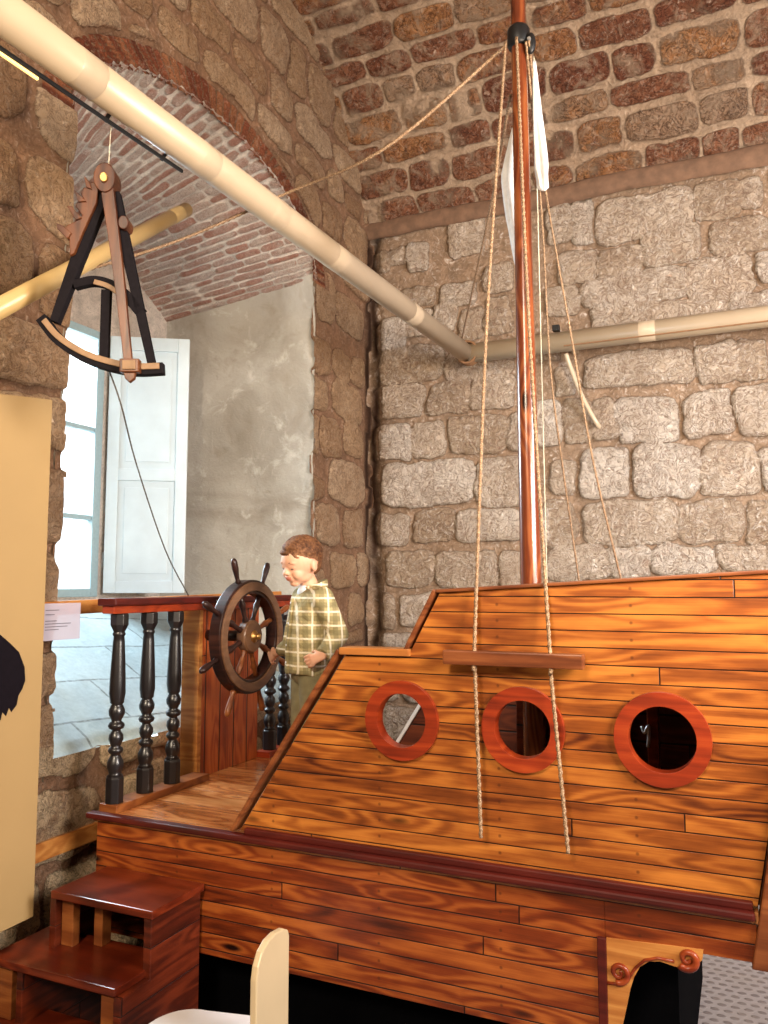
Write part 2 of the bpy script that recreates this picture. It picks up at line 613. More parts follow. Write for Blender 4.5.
def flat_shape(name, outer, holes, axis, a0, a1, mat, parent=None, bevel=0.0):
    """2-D outline with holes, filled and extruded to real thickness (through a curve)"""
    cu = bpy.data.curves.new(name, 'CURVE')
    cu.dimensions = '2D'
    cu.fill_mode = 'BOTH'
    cu.extrude = abs(a1 - a0) / 2
    for pts in [outer] + holes:
        sp = cu.splines.new('POLY')
        sp.points.add(len(pts) - 1)
        for i, p in enumerate(pts):
            sp.points[i].co = (p[0], p[1], 0, 1)
        sp.use_cyclic_u = True
    tmp = bpy.data.objects.new('tmp', cu)
    COL.objects.link(tmp)
    dg = bpy.context.evaluated_depsgraph_get()
    dg.update()
    me = bpy.data.meshes.new_from_object(tmp.evaluated_get(dg))
    bpy.data.objects.remove(tmp)
    mid = (a0 + a1) / 2
    vs = []
    for v in me.vertices:
        x, y, z = v.co
        vs.append({'Y': (x, mid + z, y), 'X': (mid + z, x, y), 'Z': (x, y, mid + z)}[axis])
    fs = [tuple(p.vertices) for p in me.polygons]
    bpy.data.meshes.remove(me)
    # weld
    key = {}
    idx = []
    nv = []
    for v in vs:
        k = tuple(round(c, 5) for c in v)
        if k not in key:
            key[k] = len(nv)
            nv.append(v)
        idx.append(key[k])
    fs = [tuple(idx[i] for i in f) for f in fs]
    fs = [f for f in fs if len(set(f)) == len(f)]
    return mesh_obj(name, nv, fs, mat, parent, bevel=bevel)


def circle(cx, cy, r, n=48, ry=None):
    return [(cx + r * cos(2 * pi * i / n), cy + (ry or r) * sin(2 * pi * i / n)) for i in range(n)]


# ------------------------------------------------------------------ masonry height fields
def vnoise(u, v, seed):
    rs = np.random.RandomState(seed)
    T = rs.rand(257, 257)
    iu = np.floor(u).astype(int)
    iv = np.floor(v).astype(int)
    fu = u - iu
    fv = v - iv
    fu = fu * fu * (3 - 2 * fu)
    fv = fv * fv * (3 - 2 * fv)
    a = T[iu % 256, iv % 256]
    b = T[(iu + 1) % 256, iv % 256]
    c = T[iu % 256, (iv + 1) % 256]
    d = T[(iu + 1) % 256, (iv + 1) % 256]
    return (a * (1 - fu) + b * fu) * (1 - fv) + (c * (1 - fu) + d * fu) * fv


def fbm(u, v, seed, o=4):
    s = 0
    a = 1
    t = 0
    for k in range(o):
        s = s + a * vnoise(u * 2 ** k + 11 * k, v * 2 ** k + 7 * k, seed + k)
        t += a
        a *= .5
    return s / t - .5


def courses(u0, u1, v0, v1, h, L, seed, taken=(), gap=.02, jit=.35):
    """rows of irregular blocks (u, v, half width, half height), leaving room for `taken` ones"""
    rs = random.Random(seed)
    out = []
    v = v0
    while v < v1:
        hh = h * rs.uniform(1 - jit * .6, 1 + jit * .6)
        u = u0 - rs.uniform(0, L)
        while u < u1:
            ll = L * rs.uniform(1 - jit, 1 + jit * 1.3)
            c = (u + ll / 2, v + hh / 2 + rs.uniform(-.01, .01) * h * 5, (ll - gap) / 2, (hh - gap) / 2 * rs.uniform(.88, 1.0))
            ok = True
            for s in taken:
                if abs(c[0] - s[0]) < (c[2] + s[2]) * .93 and abs(c[1] - s[1]) < (c[3] + s[3]) * .93:
                    ok = False
                    break
            if ok:
                out.append(c)
            u += ll
        v += hh
    return out


def field(U, V, stones, seed, warp=.018, edge=.02, rise=.02, dome=.014, power=4.0, rough=.006, wscale=6.0):
    Uw = U + warp * 2 * fbm(U * wscale, V * wscale, seed, 4)
    Vw = V + warp * 1.6 * fbm(U * wscale + 40, V * wscale + 9, seed + 20, 4)
    mask = np.zeros_like(U)
    rnd = np.full_like(U, .5)
    H = np.zeros_like(U)
    rs = np.random.RandomState(seed + 99)
    for (cu, cv, hu, hv) in stones:
        r = rs.rand()
        e = .06
        sel = (np.abs(Uw - cu) < hu + e) & (np.abs(Vw - cv) < hv + e)
        if not sel.any():
            continue
        du = np.abs(Uw[sel] - cu) / hu
        dv = np.abs(Vw[sel] - cv) / hv
        d = (du ** power + dv ** power) ** (1 / power)
        ed = (1 - d) * min(hu, hv)
        m = np.clip(ed / edge + .5, 0, 1)
        m = m * m * (3 - 2 * m)
        hgt = m * (rise * (.7 + .6 * r) + dome * (1 - np.clip(d, 0, 1) ** 2))
        old = mask[sel]
        better = m > old
        mask[sel] = np.where(better, m, old)
        t = rnd[sel]
        rnd[sel] = np.where(better, r, t)
        t = H[sel]
        H[sel] = np.maximum(t, hgt)
    H = H + rough * 2 * fbm(U * 22, V * 22, seed + 50, 3) * (.4 + mask) + .012 * fbm(U * 3, V * 3, seed + 70, 2)
    return H, mask, rnd


def grid_wall(name, U, V, pos, nrm, H, mask, rnd, brick, mat, keep=None):
    """U,V 2-D arrays; pos(U,V)->3 arrays; nrm likewise"""
    P = pos
    X, Y, Z = (P[i] + nrm[i] * H for i in range(3))
    nu, nv = U.shape
    verts = np.stack([X, Y, Z], -1).reshape(-1, 3)
    idx = np.arange(nu * nv).reshape(nu, nv)
    q = np.stack([idx[:-1, :-1], idx[1:, :-1], idx[1:, 1:], idx[:-1, 1:]], -1)
    if keep is not None:
        k = keep[:-1, :-1] & keep[1:, :-1] & keep[1:, 1:] & keep[:-1, 1:]
        q = q[k]
    q = q.reshape(-1, 4)
    used = np.unique(q)
    remap = -np.ones(nu * nv, int)
    remap[used] = np.arange(len(used))
    q = remap[q]
    verts = verts[used]
    me = bpy.data.meshes.new(name)
    me.vertices.add(len(verts))
    me.vertices.foreach_set('co', verts.astype(np.float32).ravel())
    me.loops.add(len(q) * 4)
    me.loops.foreach_set('vertex_index', q.astype(np.int32).ravel())
    me.polygons.add(len(q))
    me.polygons.foreach_set('loop_start', np.arange(0, len(q) * 4, 4, dtype=np.int32))
    me.polygons.foreach_set('loop_total', np.full(len(q), 4, dtype=np.int32))
    me.update(calc_edges=True)
    me.validate()
    at = me.attributes.new('st', 'FLOAT_VECTOR', 'POINT')
    b = np.broadcast_to(brick, mask.shape)
    st = np.stack([mask, rnd, b], -1).reshape(-1, 3)[used]
    at.data.foreach_set('vector', st.astype(np.float32).ravel())
    me.materials.append(mat)
    me.shade_smooth()
    o = bpy.data.objects.new(name, me)
    COL.objects.link(o)
    return struct(o)


def box_struct(name, b, mat):
    return struct(MB().box(*b).build(name, mat))

# ================================================================== THE ROOM
BACK_STONES= [(-2.02,2.99,0.224,0.115),(-1.53,2.94,0.224,0.095),(-2.1,2.74,0.182,0.109),(-1.73,2.73,0.14,0.102),(-1.43,2.74,0.134,0.093),(-2.14,2.46,0.145,0.114),(-1.87,2.46,0.103,0.111),(-1.53,2.47,0.195,0.119),(-1.89,2.17,0.319,0.137),(-1.36,2.15,0.18,0.146),(-2.15,1.87,0.126,0.101),(-1.84,1.89,0.133,0.103),(-1.47,1.88,0.204,0.096),(-2.01,1.61,0.164,0.109),(-1.62,1.6,0.194,0.111),(-1.29,1.6,0.103,0.103),(-2.18,1.33,0.054,0.104),(-1.95,1.34,0.127,0.098),(-2.12,1.14,0.124,0.042),(-1.24,2.47,0.083,0.121),(-1.16,1.87,0.076,0.093),(-0.96,2.76,0.057,0.089),(-0.53,2.79,0.304,0.102),(-0.1,2.78,0.095,0.111),(0.08,2.77,0.077,0.113),(-0.9,2.5,0.078,0.131),(-0.74,2.5,0.064,0.112),(-0.49,2.47,0.17,0.131),(-0.15,2.49,0.118,0.127),(0.1,2.48,0.098,0.128),(-1.0,2.17,0.079,0.104),(-0.74,2.17,0.138,0.145),(-0.39,2.17,0.166,0.148),(-0.06,2.16,0.138,0.148),(0.17,2.15,0.061,0.11),(-1.03,1.88,0.096,0.13),(-0.61,1.87,0.262,0.121),(-0.17,1.87,0.151,0.108),(0.1,1.86,0.079,0.105),(-0.92,1.64,0.172,0.094),(-0.62,1.64,0.114,0.083),(-0.32,1.65,0.158,0.076),(-0.01,1.66,0.117,0.071),(0.22,1.66,0.088,0.073),(-1.1,2.51,0.09,0.133),(-1.6,3.81,0.13,0.125),(-1.94,3.73,0.084,0.089),(-2.1,3.76,0.054,0.045),(-2.27,3.74,0.105,0.071),(-1.95,3.45,0.11,0.059),(-1.66,3.42,0.12,0.067),(-2.14,3.22,0.117,0.099),(-1.75,3.27,0.071,0.096),(-2.0,2.99,0.215,0.097),(-1.39,3.49,0.086,0.094),(-1.39,3.24,0.076,0.112),(-1.93,3.26,0.078,0.088),(-1.57,3.21,0.069,0.095),(-0.98,3.77,0.073,0.12),(-0.84,3.76,0.048,0.136),(-0.48,3.73,0.277,0.137),(-0.06,3.75,0.115,0.11),(0.12,3.76,0.045,0.084),(0.05,3.51,0.149,0.1),(-0.32,3.52,0.152,0.108),(-0.62,3.48,0.126,0.075),(-0.88,3.48,0.106,0.091),(-0.97,3.27,0.098,0.09),(-0.55,3.29,0.291,0.096),(-0.07,3.28,0.168,0.109),(0.21,3.3,0.069,0.081),(-0.21,3.12,0.184,0.05),(0.11,3.1,0.118,0.057),(-0.6,3.12,0.197,0.061)]
JAMB_STONES= [(4.58,2.69,0.211,0.123),(4.36,2.42,0.142,0.117),(4.66,2.46,0.13,0.111),(4.58,2.16,0.264,0.14),(4.31,1.87,0.151,0.12),(4.66,1.88,0.148,0.122),(4.52,1.6,0.188,0.111),(4.81,1.61,0.083,0.116),(4.73,1.35,0.113,0.102),(4.72,1.17,0.121,0.037),(4.49,2.91,0.123,0.096),(4.71,2.93,0.095,0.1),(4.2,2.66,0.097,0.109),(4.15,2.41,0.048,0.107),(4.6,3.28,0.215,0.119),(4.22,2.91,0.123,0.109)]

XW = -2.33      # face of the left wall
YB = 4.90       # face of the back wall

# ---- back wall
u = np.arange(-2.60, 1.7, .011)
v = np.arange(0.0, 4.02, .011)
U, V = np.meshgrid(u, v, indexing='ij')
BACK_STONES = [(a, b, c + .012, d + .010) for a, b, c, d in BACK_STONES]
fill = courses(-2.4, 1.75, 0.0, 3.9, .235, .36, 5, BACK_STONES)
H, mk, rn = field(U, V, BACK_STONES + fill, 31, warp=.034, edge=.014, rise=.024, dome=.010, power=5.5, wscale=7.5)
# deep dark joint in the corner and the missing mortar beside it
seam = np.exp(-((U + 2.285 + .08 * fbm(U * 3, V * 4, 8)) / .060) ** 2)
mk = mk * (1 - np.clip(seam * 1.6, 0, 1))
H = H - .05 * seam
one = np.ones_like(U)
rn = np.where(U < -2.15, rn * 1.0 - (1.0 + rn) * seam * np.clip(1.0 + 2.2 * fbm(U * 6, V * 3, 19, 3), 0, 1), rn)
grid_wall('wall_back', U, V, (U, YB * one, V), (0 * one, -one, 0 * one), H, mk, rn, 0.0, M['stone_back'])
box_struct('wall_back_core', (-3.6, 4.0, YB + .06, YB + .3, 0, 5.4), M['stone_back'])
box_struct('wall_back_far', (1.68, 4.0, YB - .01, YB + .07, 0, 5.4), M['stone_back'])

# ---- smooth mortar ledge between the wall and the vault
M['ledge'] = plain('brown_mortar_ledge', (.155, .085, .05), .9, bumpy=.8, scale=14, var=.2)
u = np.arange(-2.36, 1.72, .02)
a = np.linspace(0, pi, 9)
U, A = np.meshgrid(u, a, indexing='ij')
rr = .042 + .018 * fbm(U * 5, A, 3)
zc = 3.965 + .02 * fbm(U * 2.2, A * 0, 9)
o = grid_wall('trim_ledge', U, A, (U, YB - .018 - rr * np.sin(A) * .8, zc - rr * 1.5 * np.cos(A)),
              (0 * U, 0 * U, 0 * U), 0 * U, 0 * U, 0 * U + .5, 0.0, M['ledge'])

# ---- barrel vault, axis along X
prof = spline([(0, 4.93, 3.96), (0, 4.80, 4.16), (0, 4.60, 4.43), (0, 4.25, 4.77), (0, 3.8, 4.97), (0, 3.2, 5.12), (0, 2.2, 5.26), (0, .9, 5.3), (0, -1.5, 5.25), (0, -3.0, 4.9)], 14)
PY = np.array([p.y for p in prof])
PZ = np.array([p.z for p in prof])
PS = np.concatenate([[0], np.cumsum(np.hypot(np.diff(PY), np.diff(PZ)))])


def vault_z(y):
    return np.interp(y, PY[::-1], PZ[::-1])


u = np.arange(-2.36, 2.0, .013)
s_ = np.arange(0, 2.3, .013)
U, Q = np.meshgrid(u, s_, indexing='ij')
yy = np.interp(Q, PS, PY)
zz = np.interp(Q, PS, PZ)
dy = np.interp(Q + .02, PS, PY) - np.interp(Q - .02, PS, PY)
dz = np.interp(Q + .02, PS, PZ) - np.interp(Q - .02, PS, PZ)
ln = np.hypot(dy, dz) + 1e-9
H, mk, rn = field(U, Q, courses(-2.4, 2.05, .05, 2.35, .17, .33, 12, gap=.020, jit=.3), 61, warp=.030, edge=.016, rise=.012, dome=.008, power=5, rough=.010)
mk = mk * np.clip(.95 + 2.2 * fbm(U * 4, Q * 4, 91, 4), 0, 1)
grid_wall('ceiling', U, Q, (U, yy, zz), (0 * U, dz / ln * 1.0 * -1 * np.sign(1), dy / ln), H, mk, rn, 0.0, M['vault'])
mb = MB()
n0 = len(prof)
vs = [(x, p.y, p.z) for x in (1.98, 4.0) for p in prof]
mb.add(vs, [(i, i + 1, n0 + i + 1, n0 + i) for i in range(n0 - 1)])
struct(mb.build('ceiling_far', M['vault'], smooth=True))
mb = MB()
k0 = int(np.searchsorted(PS, 2.27))
vs = [(x, p.y, p.z) for x in (-2.36, 1.99) for p in prof[k0 - 1:]]
n1 = len(prof[k0 - 1:])
mb.add(vs, [(i, i + 1, n1 + i + 1, n1 + i) for i in range(n1 - 1)])
struct(mb.build('ceiling_front', M['vault'], smooth=True))

# ---- left wall with the arched window niche
AC = (3.165, 3.36, .972, .485)     # centre, half width and rise of the elliptic arch
u = np.arange(0.7, 5.08, .011)
v = np.arange(0.0, 5.25, .011)
U, V = np.meshgrid(u, v, indexing='ij')
fill = courses(0.6, 5.0, 0.0, 5.3, .27, .36, 21, JAMB_STONES, gap=.035, jit=.5)
RN = np.hypot((U - AC[0]) / AC[2], (V - AC[1]) / AC[3])
R_ = 1.10 + (RN - 1) * np.hypot(U - AC[0], V - AC[1]) / np.maximum(RN, .2)
H, mk, rn = field(U, V, JAMB_STONES + fill, 77, warp=.05, edge=.016, rise=.022, dome=.010, power=4.2, wscale=5.0)
mk = mk * np.clip(1.15 + 1.2 * fbm(U * 2.2, V * 2.2, 93, 3), 0, 1)
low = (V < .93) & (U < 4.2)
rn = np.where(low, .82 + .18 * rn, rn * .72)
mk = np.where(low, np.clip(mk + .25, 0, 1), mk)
th = np.arctan2((V - AC[1]) / AC[3], (U - AC[0]) / AC[2])
ring = (R_ < 1.262 + .03 * fbm(th * 6, R_ * 3, 4)) & (V > 3.34)
cell = th / .052
ic = np.floor(cell)
fc = np.abs(cell - ic - .5)
vm = np.clip((.44 - fc) / .08, 0, 1) * np.clip((1.24 - R_) / .01, 0, 1)
rb = np.modf(np.abs(np.sin(ic * 12.9898) * 43758.5453))[0]
mk = np.where(ring, vm, mk)
rn = np.where(ring, rb, rn)
H = np.where(ring, .012 * vm + .012 * fbm(U * 14, V * 14, 5, 3), H)
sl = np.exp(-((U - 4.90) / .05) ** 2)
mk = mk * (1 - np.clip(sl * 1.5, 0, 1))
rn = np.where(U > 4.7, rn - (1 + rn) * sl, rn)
inside = (U > 2.215 + .02 * fbm(U * 0, V * 5, 15, 4)) & (U < 4.112 + .02 * fbm(U * 0, V * 6, 16, 4)) & (V > .885 + .02 * fbm(U * 6, V * 0, 17, 3)) & ((V < 3.37) | (R_ < 1.10 - .018 + .02 * fbm(th * 9, R_ * 0, 8)))
keep = (~inside) & (V < vault_z(U) + .03)
one = np.ones_like(U)
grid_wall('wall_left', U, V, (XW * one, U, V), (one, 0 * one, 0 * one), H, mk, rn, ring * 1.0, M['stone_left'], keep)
box_struct('wall_left_front', (XW - .05, XW + .01, -3.0, .72, 0, 5.3), M['stone_left'])

# ---- window niche: splayed jambs, brick vault, sloping paved sill
XN = -3.30
MB_ = []


def sec_f(t):       # wall-face section, t in [0,1]: right spring -> left spring
    a = pi * t
    return AC[0] + AC[2] * np.cos(a), AC[1] + AC[3] * np.sin(a)


def sec_b(t):
    y = 3.99 + (2.42 - 3.99) * t
    return y, 3.18 + .30 * np.sin(pi * t)


t_ = np.linspace(0, 1, 200)
b_ = np.linspace(-.02, 1, 90)
T, Bq = np.meshgrid(t_, b_, indexing='ij')
fy, fz = sec_f(T)
by, bz = sec_b(T)
YY = fy + (by - fy) * Bq
ZZ = fz + (bz - fz) * Bq
XX = XW + (XN - .05 - XW) * Bq
su = T * 2.4
sv = Bq * 1.05
H, mk, rn = field(sv, su, courses(-.1, 1.1, 0, 2.45, .062, .20, 44, gap=.012, jit=.3), 15, warp=.010, edge=.008, rise=.008, dome=.003, power=6, rough=.006, wscale=9)
mk = mk * np.clip(.9 + 1.5 * fbm(su * 4, sv * 4, 39, 3), 0, 1)
grid_wall('ceiling_niche', T, Bq, (XX, YY, ZZ), (0 * T, -(YY - 3.165) / 1.3, -one[0, 0] * (ZZ - 2.6) / 1.3), H, mk, rn, 0.0, M['niche_brick'])


def jamb(name, y0, y1, z1f, z1b, sgn):
    zz_ = np.linspace(0, 1, 150)
    bb_ = np.linspace(-.012, 1, 70)
    A_, B_ = np.meshgrid(zz_, bb_, indexing='ij')
    zt = z1f + (z1b - z1f) * B_
    Z_ = .80 + (zt + .03 - .80) * A_
    X_ = XW + (XN - .05 - XW) * B_
    Y_ = y0 + (y1 - y0) * B_
    hh = .035 * fbm(X_ * 3, Z_ * 3, 5, 5) + .05 * np.exp(-(B_ / .05) ** 2) * fbm(X_ * 7, Z_ * 8, 6, 4)
    grid_wall(name, A_, B_, (X_, Y_, Z_), (0 * A_, sgn + 0 * A_, 0 * A_), hh, 0 * A_, 0 * A_, 0.0, M['plaster'])


jamb('wall_niche_right', 4.135, 3.99, 3.36, 3.19, -1)
jamb('wall_niche_left', 2.195, 2.42, 3.36, 3.19, 1)

A_, B_ = np.meshgrid(np.linspace(2.12, 4.2, 160), np.linspace(-.008, 1, 90), indexing='ij')
sx = XW + (XN - .1 - XW) * B_
sz = .893 + (1.44 - .893) * B_
grid_wall('window_sill_slope', A_, B_, (sx, A_, sz), (0 * A_, 0 * A_, 1 + 0 * A_), .012 * fbm(sx * 9, A_ * 9, 5, 4) - .02 * np.exp(-(B_ / .02) ** 2), 0 * A_, 0 * A_, 0.0, M['sill'])

struct(flat_shape('wall_niche_end', [(2.2, .8), (4.3, .8), (4.3, 3.9), (2.2, 3.9)], [[(2.60, 1.44), (3.455, 1.44), (3.455, 2.95), (2.60, 2.95)]], 'X', XN - .22, XN - .02, M['niche_brick']))


def glass_material():
    t = NT('clear_window_glass')
    tr = t.n('ShaderNodeBsdfTransparent')
    tr.inputs[0].default_value = (.96, .98, .99, 1)
    gl = t.n('ShaderNodeBsdfGlossy')
    gl.inputs['Roughness'].default_value = .03
    mx = t.n('ShaderNodeMixShader')
    mx.inputs[0].default_value = .06
    t.t.links.new(tr.outputs[0], mx.inputs[1])
    t.t.links.new(gl.outputs[0], mx.inputs[2])
    t.t.links.new(mx.outputs[0], t.t.nodes['Material Output'].inputs['Surface'])
    return t.m


M['glass'] = glass_material()
win = thing('window_1', '', '', (XN - .03, 3.05, 1.44))
del win['label'], win['category']
win['kind'] = 'structure'
x0, x1 = XN - .07, XN - .015
mb = MB()
mb.box(x0, x1, 2.60, 2.655, 1.44, 2.95).box(x0, x1, 3.40, 3.455, 1.44, 2.95).box(x0, x1, 2.655, 3.40, 1.44, 1.485).box(x0, x1, 2.655, 3.40, 2.905, 2.95)
mb.build('window_frame', M['frame_paint'], win, bevel=.004)
MB().box(x0, x1, 3.03, 3.07, 1.485, 2.905).build('mullion', M['frame_paint'], win, bevel=.004)
for z in (1.88, 2.38):
    MB().box(x0 + .008, x1 - .008, 2.655, 3.40, z - .013, z + .013).build('glazing_bar', M['frame_paint'], win, bevel=.003)
MB().box(XN - .045, XN - .041, 2.655, 3.40, 1.485, 2.905).build('window_pane', M['glass'], win)

# open inner shutter: stiles, rails and two recessed fields
sh = thing('window_shutter', 'white panelled inner shutter standing open beside the bright window', 'shutter', (-3.305, 3.492, 1.46))
hd = Vector((.365, .235, 0)).normalized()
hn = Vector((hd.y, -hd.x, 0))
W_, T_ = .445, .032


def sh_box(mb, a0, a1, t0, t1, z0, z1):
    b0 = Vector((-3.305, 3.492, 0))
    vs = [b0 + hd * a + hn * t + Vector((0, 0, z)) for a in (a0, a1) for t in (t0, t1) for z in (z0, z1)]
    mb.add(vs, [(0, 1, 3, 2), (4, 6, 7, 5), (0, 4, 5, 1), (2, 3, 7, 6), (0, 2, 6, 4), (1, 5, 7, 3)])


mb = MB()
for a0, a1, z0, z1 in ((0, .065, 1.46, 2.94), (W_ - .065, W_, 1.46, 2.94), (.065, W_ - .065, 1.46, 1.53), (.065, W_ - .065, 2.86, 2.94), (.065, W_ - .065, 2.10, 2.17)):
    sh_box(mb, a0, a1, 0, T_, z0, z1)
mb.build('shutter_frame', M['white_paint'], sh, bevel=.004)
for z0, z1 in ((1.53, 2.10), (2.17, 2.86)):
    mb = MB()
    sh_box(mb, .065, W_ - .065, .008, T_ - .012, z0, z1)
    sh_box(mb, .10, W_ - .10, .006, T_ - .006, z0 + .04, z1 - .04)
    mb.build('shutter_panel', M['white_paint'], sh, bevel=.003)
for z in (1.65, 2.75):
    MB().tube([(-3.313, 3.485, z - .04), (-3.313, 3.485, z + .04)], .010).build('hinge', M['steel'], sh)

# floor and the unseen sides of the room
box_struct('floor', (-2.6, 4.0, -3.1, 5.1, -.12, 0), M['floor'])
box_struct('wall_right', (3.9, 4.1, -3.1, 5.1, 0, 5.4), M['stone_back'])
box_struct('wall_front', (-2.6, 4.1, -3.2, -3.0, 0, 5.4), M['stone_left'])

# batten let into the left wall at deck height
o = MB().box(XW - .02, XW + .04, 1.55, 2.62, .535, .60).build('trim_1', M['orange_wood'], bevel=.004)
struct(o)

# ================================================================== THE PLAY SHIP
YH = 2.25       # outer face of the hull planking
ship = thing('play_ship', 'large wooden play ship of golden planks with portholes, mast and railed deck', 'ship', (-1.05, 2.85, 0))


def P(name, mb, mat, parent=ship, **kw):
    return mb.build(name, M[mat] if isinstance(mat, str) else mat, parent, **kw)


# black plinth that carries the hull
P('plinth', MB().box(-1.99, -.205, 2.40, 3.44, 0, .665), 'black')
# lower hull: side planking, stern board, end strip
P('lower_hull', MB().box(-2.125, -.372, YH, YH + .03, .305, .69), 'hull_low', bevel=.002)
P('hull_end_board', MB().box(-2.125, -2.095, YH + .03, 3.50, .305, .67), 'red_wood', bevel=.002)
P('hull_band', MB().box(-.372, -.006, YH, YH + .03, .578, .69), 'hull_low', bevel=.002)
P('corner_strip', MB().box(-.392, -.368, YH - .010, YH + .04, .0, .578), 'dark_red', bevel=.003)
P('wale', MB().box(-2.155, -.008, YH - .028, YH + .01, .684, .704), 'dark_red', bevel=.006)
P('wale_moulding', MB().box(-1.50, -.012, YH - .012, YH + .01, .704, .724), 'dark_red', bevel=.004)
# deck
P('deck', MB().box(-2.14, .0, YH - .005, 3.50, .672, .700), 'deck', bevel=.002)

# cabin side facing the camera, with three porthole openings
side = [(-1.523, .712), (-.002, .712), (.145, 1.538), (-.829, 1.482), (-.932, 1.290), (-1.144, 1.286)]
ports = [(-.952, 1.100, .117, .079), (-.584, 1.100, .118, .080), (-.213, 1.101, .122, .085)]
flat_shape('cabin_side', side, [circle(x, z, ri + .012) for x, z, ro, ri in ports], 'Y', YH + .004, YH + .026, M['hull'], ship)
for x, z, ro, ri in ports:
    r_ = flat_shape('porthole_ring', circle(x, z, ro, 64), [circle(x, z, ri, 64)], 'Y', YH - .012, YH + .034, M['cherry'], ship, bevel=.004)
    r_['label'] = 'round cherry-red porthole ring'


def rail2(name, a, b, w, h, mat, y0=YH - .008, y1=YH + .04, d=None):
    a = Vector((a[0], 0, a[1]))
    b = Vector((b[0], 0, b[1]))
    t = (b - a).normalized()
    n_ = Vector((-t.z, 0, t.x)) * h
    q = [a, b, b + n_, a + n_]
    return P(name, MB().prism([(p.x, p.z) for p in q], 'Y', y0, y1), mat, bevel=.003)


rail2('sloping_cap_rail', (-1.545, .706), (-1.157, 1.298), 0, .013, 'bar_wood', YH - .012, YH + .045)
rail2('step_cap_rail', (-1.160, 1.288), (-.925, 1.290), 0, .022, 'orange_wood', YH - .012, YH + .06)
rail2('sloping_cap_rail', (-.942, 1.290), (-.838, 1.486), 0, .012, 'bar_wood', YH - .010, YH + .045)
rail2('top_cap_rail', (-.838, 1.480), (.15, 1.537), 0, .010, 'bar_wood', YH - .010, YH + .05)
# stern post, leaning
P('stern_post', MB().prism([(-.020, .570), (.055, .570), (.230, 1.56), (.150, 1.56)], 'Y', YH - .022, YH + .05), 'bar_wood', bevel=.004)
P('transom', MB().prism([(-.02, .70), (.01, .70), (.160, 1.50), (.130, 1.50)], 'Y', YH + .05, 3.40), 'inner')
# cabin roof and the far side of the cabin
P('cabin_roof', MB().prism([(-.82, 1.455), (.14, 1.512), (.14, 1.530), (-.82, 1.474)], 'Y', YH + .027, 3.42), 'red_wood', bevel=.002)
P('far_cabin_side', MB().prism([(-1.515, .701), (-.002, .701), (.145, 1.538), (-.829, 1.482), (-.932, 1.290), (-1.144, 1.286)], 'Y', 3.41, 3.44), 'inner')
a = Vector((-1.515, 3.40, .712))
b = Vector((-1.146, 3.40, 1.288))
P('far_cap_rail', MB().beam(a, b, .016, .014, up=(0, 1, 0)), M['chair_white'], bevel=.002)  # white colour stands in for the light caught along this edge
for x, y in ((-.30, 2.88), (-.46, 3.36)):
    P('cabin_post', MB().box(x - .018, x + .018, y - .02, y + .02, .70, 1.47), 'red_wood', bevel=.003)
P('cabin_partition', MB().box(-.79, -.765, 2.95, 3.41, .70, 1.46), 'inner', bevel=.002)
mb = MB()
mb.tube(spline([(-.335, 2.86, 1.03), (-.325, 2.85, 1.012), (-.312, 2.85, 1.035), (-.312, 2.85, 1.00), (-.316, 2.85, .965)], 5), .006, 8)
P('latch_hook', mb, 'steel', smooth=True)

# painted scroll bracket under the band
br_out = [(-.368, .578), (-.130, .590), (-.133, .566), (-.150, .545), (-.178, .534), (-.205, .538), (-.235, .543), (-.262, .538), (-.285, .520),
          (-.300, .492), (-.312, .455), (-.322, .41), (-.334, .36), (-.345, .31), (-.368, .30)]
brk = flat_shape('scroll_bracket', br_out, [], 'Y', YH - .004, YH + .02, M['orange_wood'], ship, bevel=.002)
brk['label'] = 'carved bracket with painted red scrolls'


def spiral(cx, cz, r0, r1, a0, turns, sgn=1):
    n = 30
    return [(cx + (r0 + (r1 - r0) * i / n) * cos(a0 + sgn * turns * 2 * pi * i / n), YH - .006,
             cz + (r0 + (r1 - r0) * i / n) * sin(a0 + sgn * turns * 2 * pi * i / n)) for i in range(n + 1)]


def relief(pts, w0, w1):
    return MB().tube(pts, [w0 + (w1 - w0) * i / (len(pts) - 1) for i in range(len(pts))], 8)


relief(spiral(-.338, .497, .026, .004, -1.9, 1.5, 1), .009, .004).build('painted_scroll', M['red_wood'], brk, smooth=True)
relief(spiral(-.168, .562, .026, .004, -2.4, 1.4, 1), .011, .005).build('painted_scroll', M['red_wood'], brk, smooth=True)
relief([(x, YH - .005, z + .004) for x, z in [(-.368, .462), (-.35, .463), (-.33, .470), (-.312, .487), (-.296, .512), (-.272, .536), (-.24, .547), (-.20, .546)]], .004, .004).build('painted_edge', M['red_wood'], brk, smooth=True)

# wheel bulkhead, rail and turned balusters along the left edge of the deck
P('wheel_bulkhead', MB().box(-2.185, -2.115, 2.82, 3.255, .70, 1.405), 'red_wood_z', bevel=.003)
o = P('bulkhead_edge_board', MB().box(-2.20, -2.112, 2.795, 2.82, .70, 1.402), 'orange_wood', bevel=.002)
o['label'] = 'pale orange edge board'
P('bottom_rail', MB().box(-2.13, -2.05, 2.262, 2.80, .700, .728), 'post_wood', bevel=.003)
P('bottom_rail', MB().box(-2.13, -2.05, 3.26, 3.50, .700, .728), 'cherry', bevel=.003)
mb = MB().box(-2.135, -2.05, 2.225, 3.51, 1.428, 1.456)
hr = P('handrail', mb, 'dark_red', bevel=.007)
MB().box(-2.12, -2.065, 2.235, 3.50, 1.400, 1.430).build('rail_batten', M['cherry'], hr, bevel=.004)

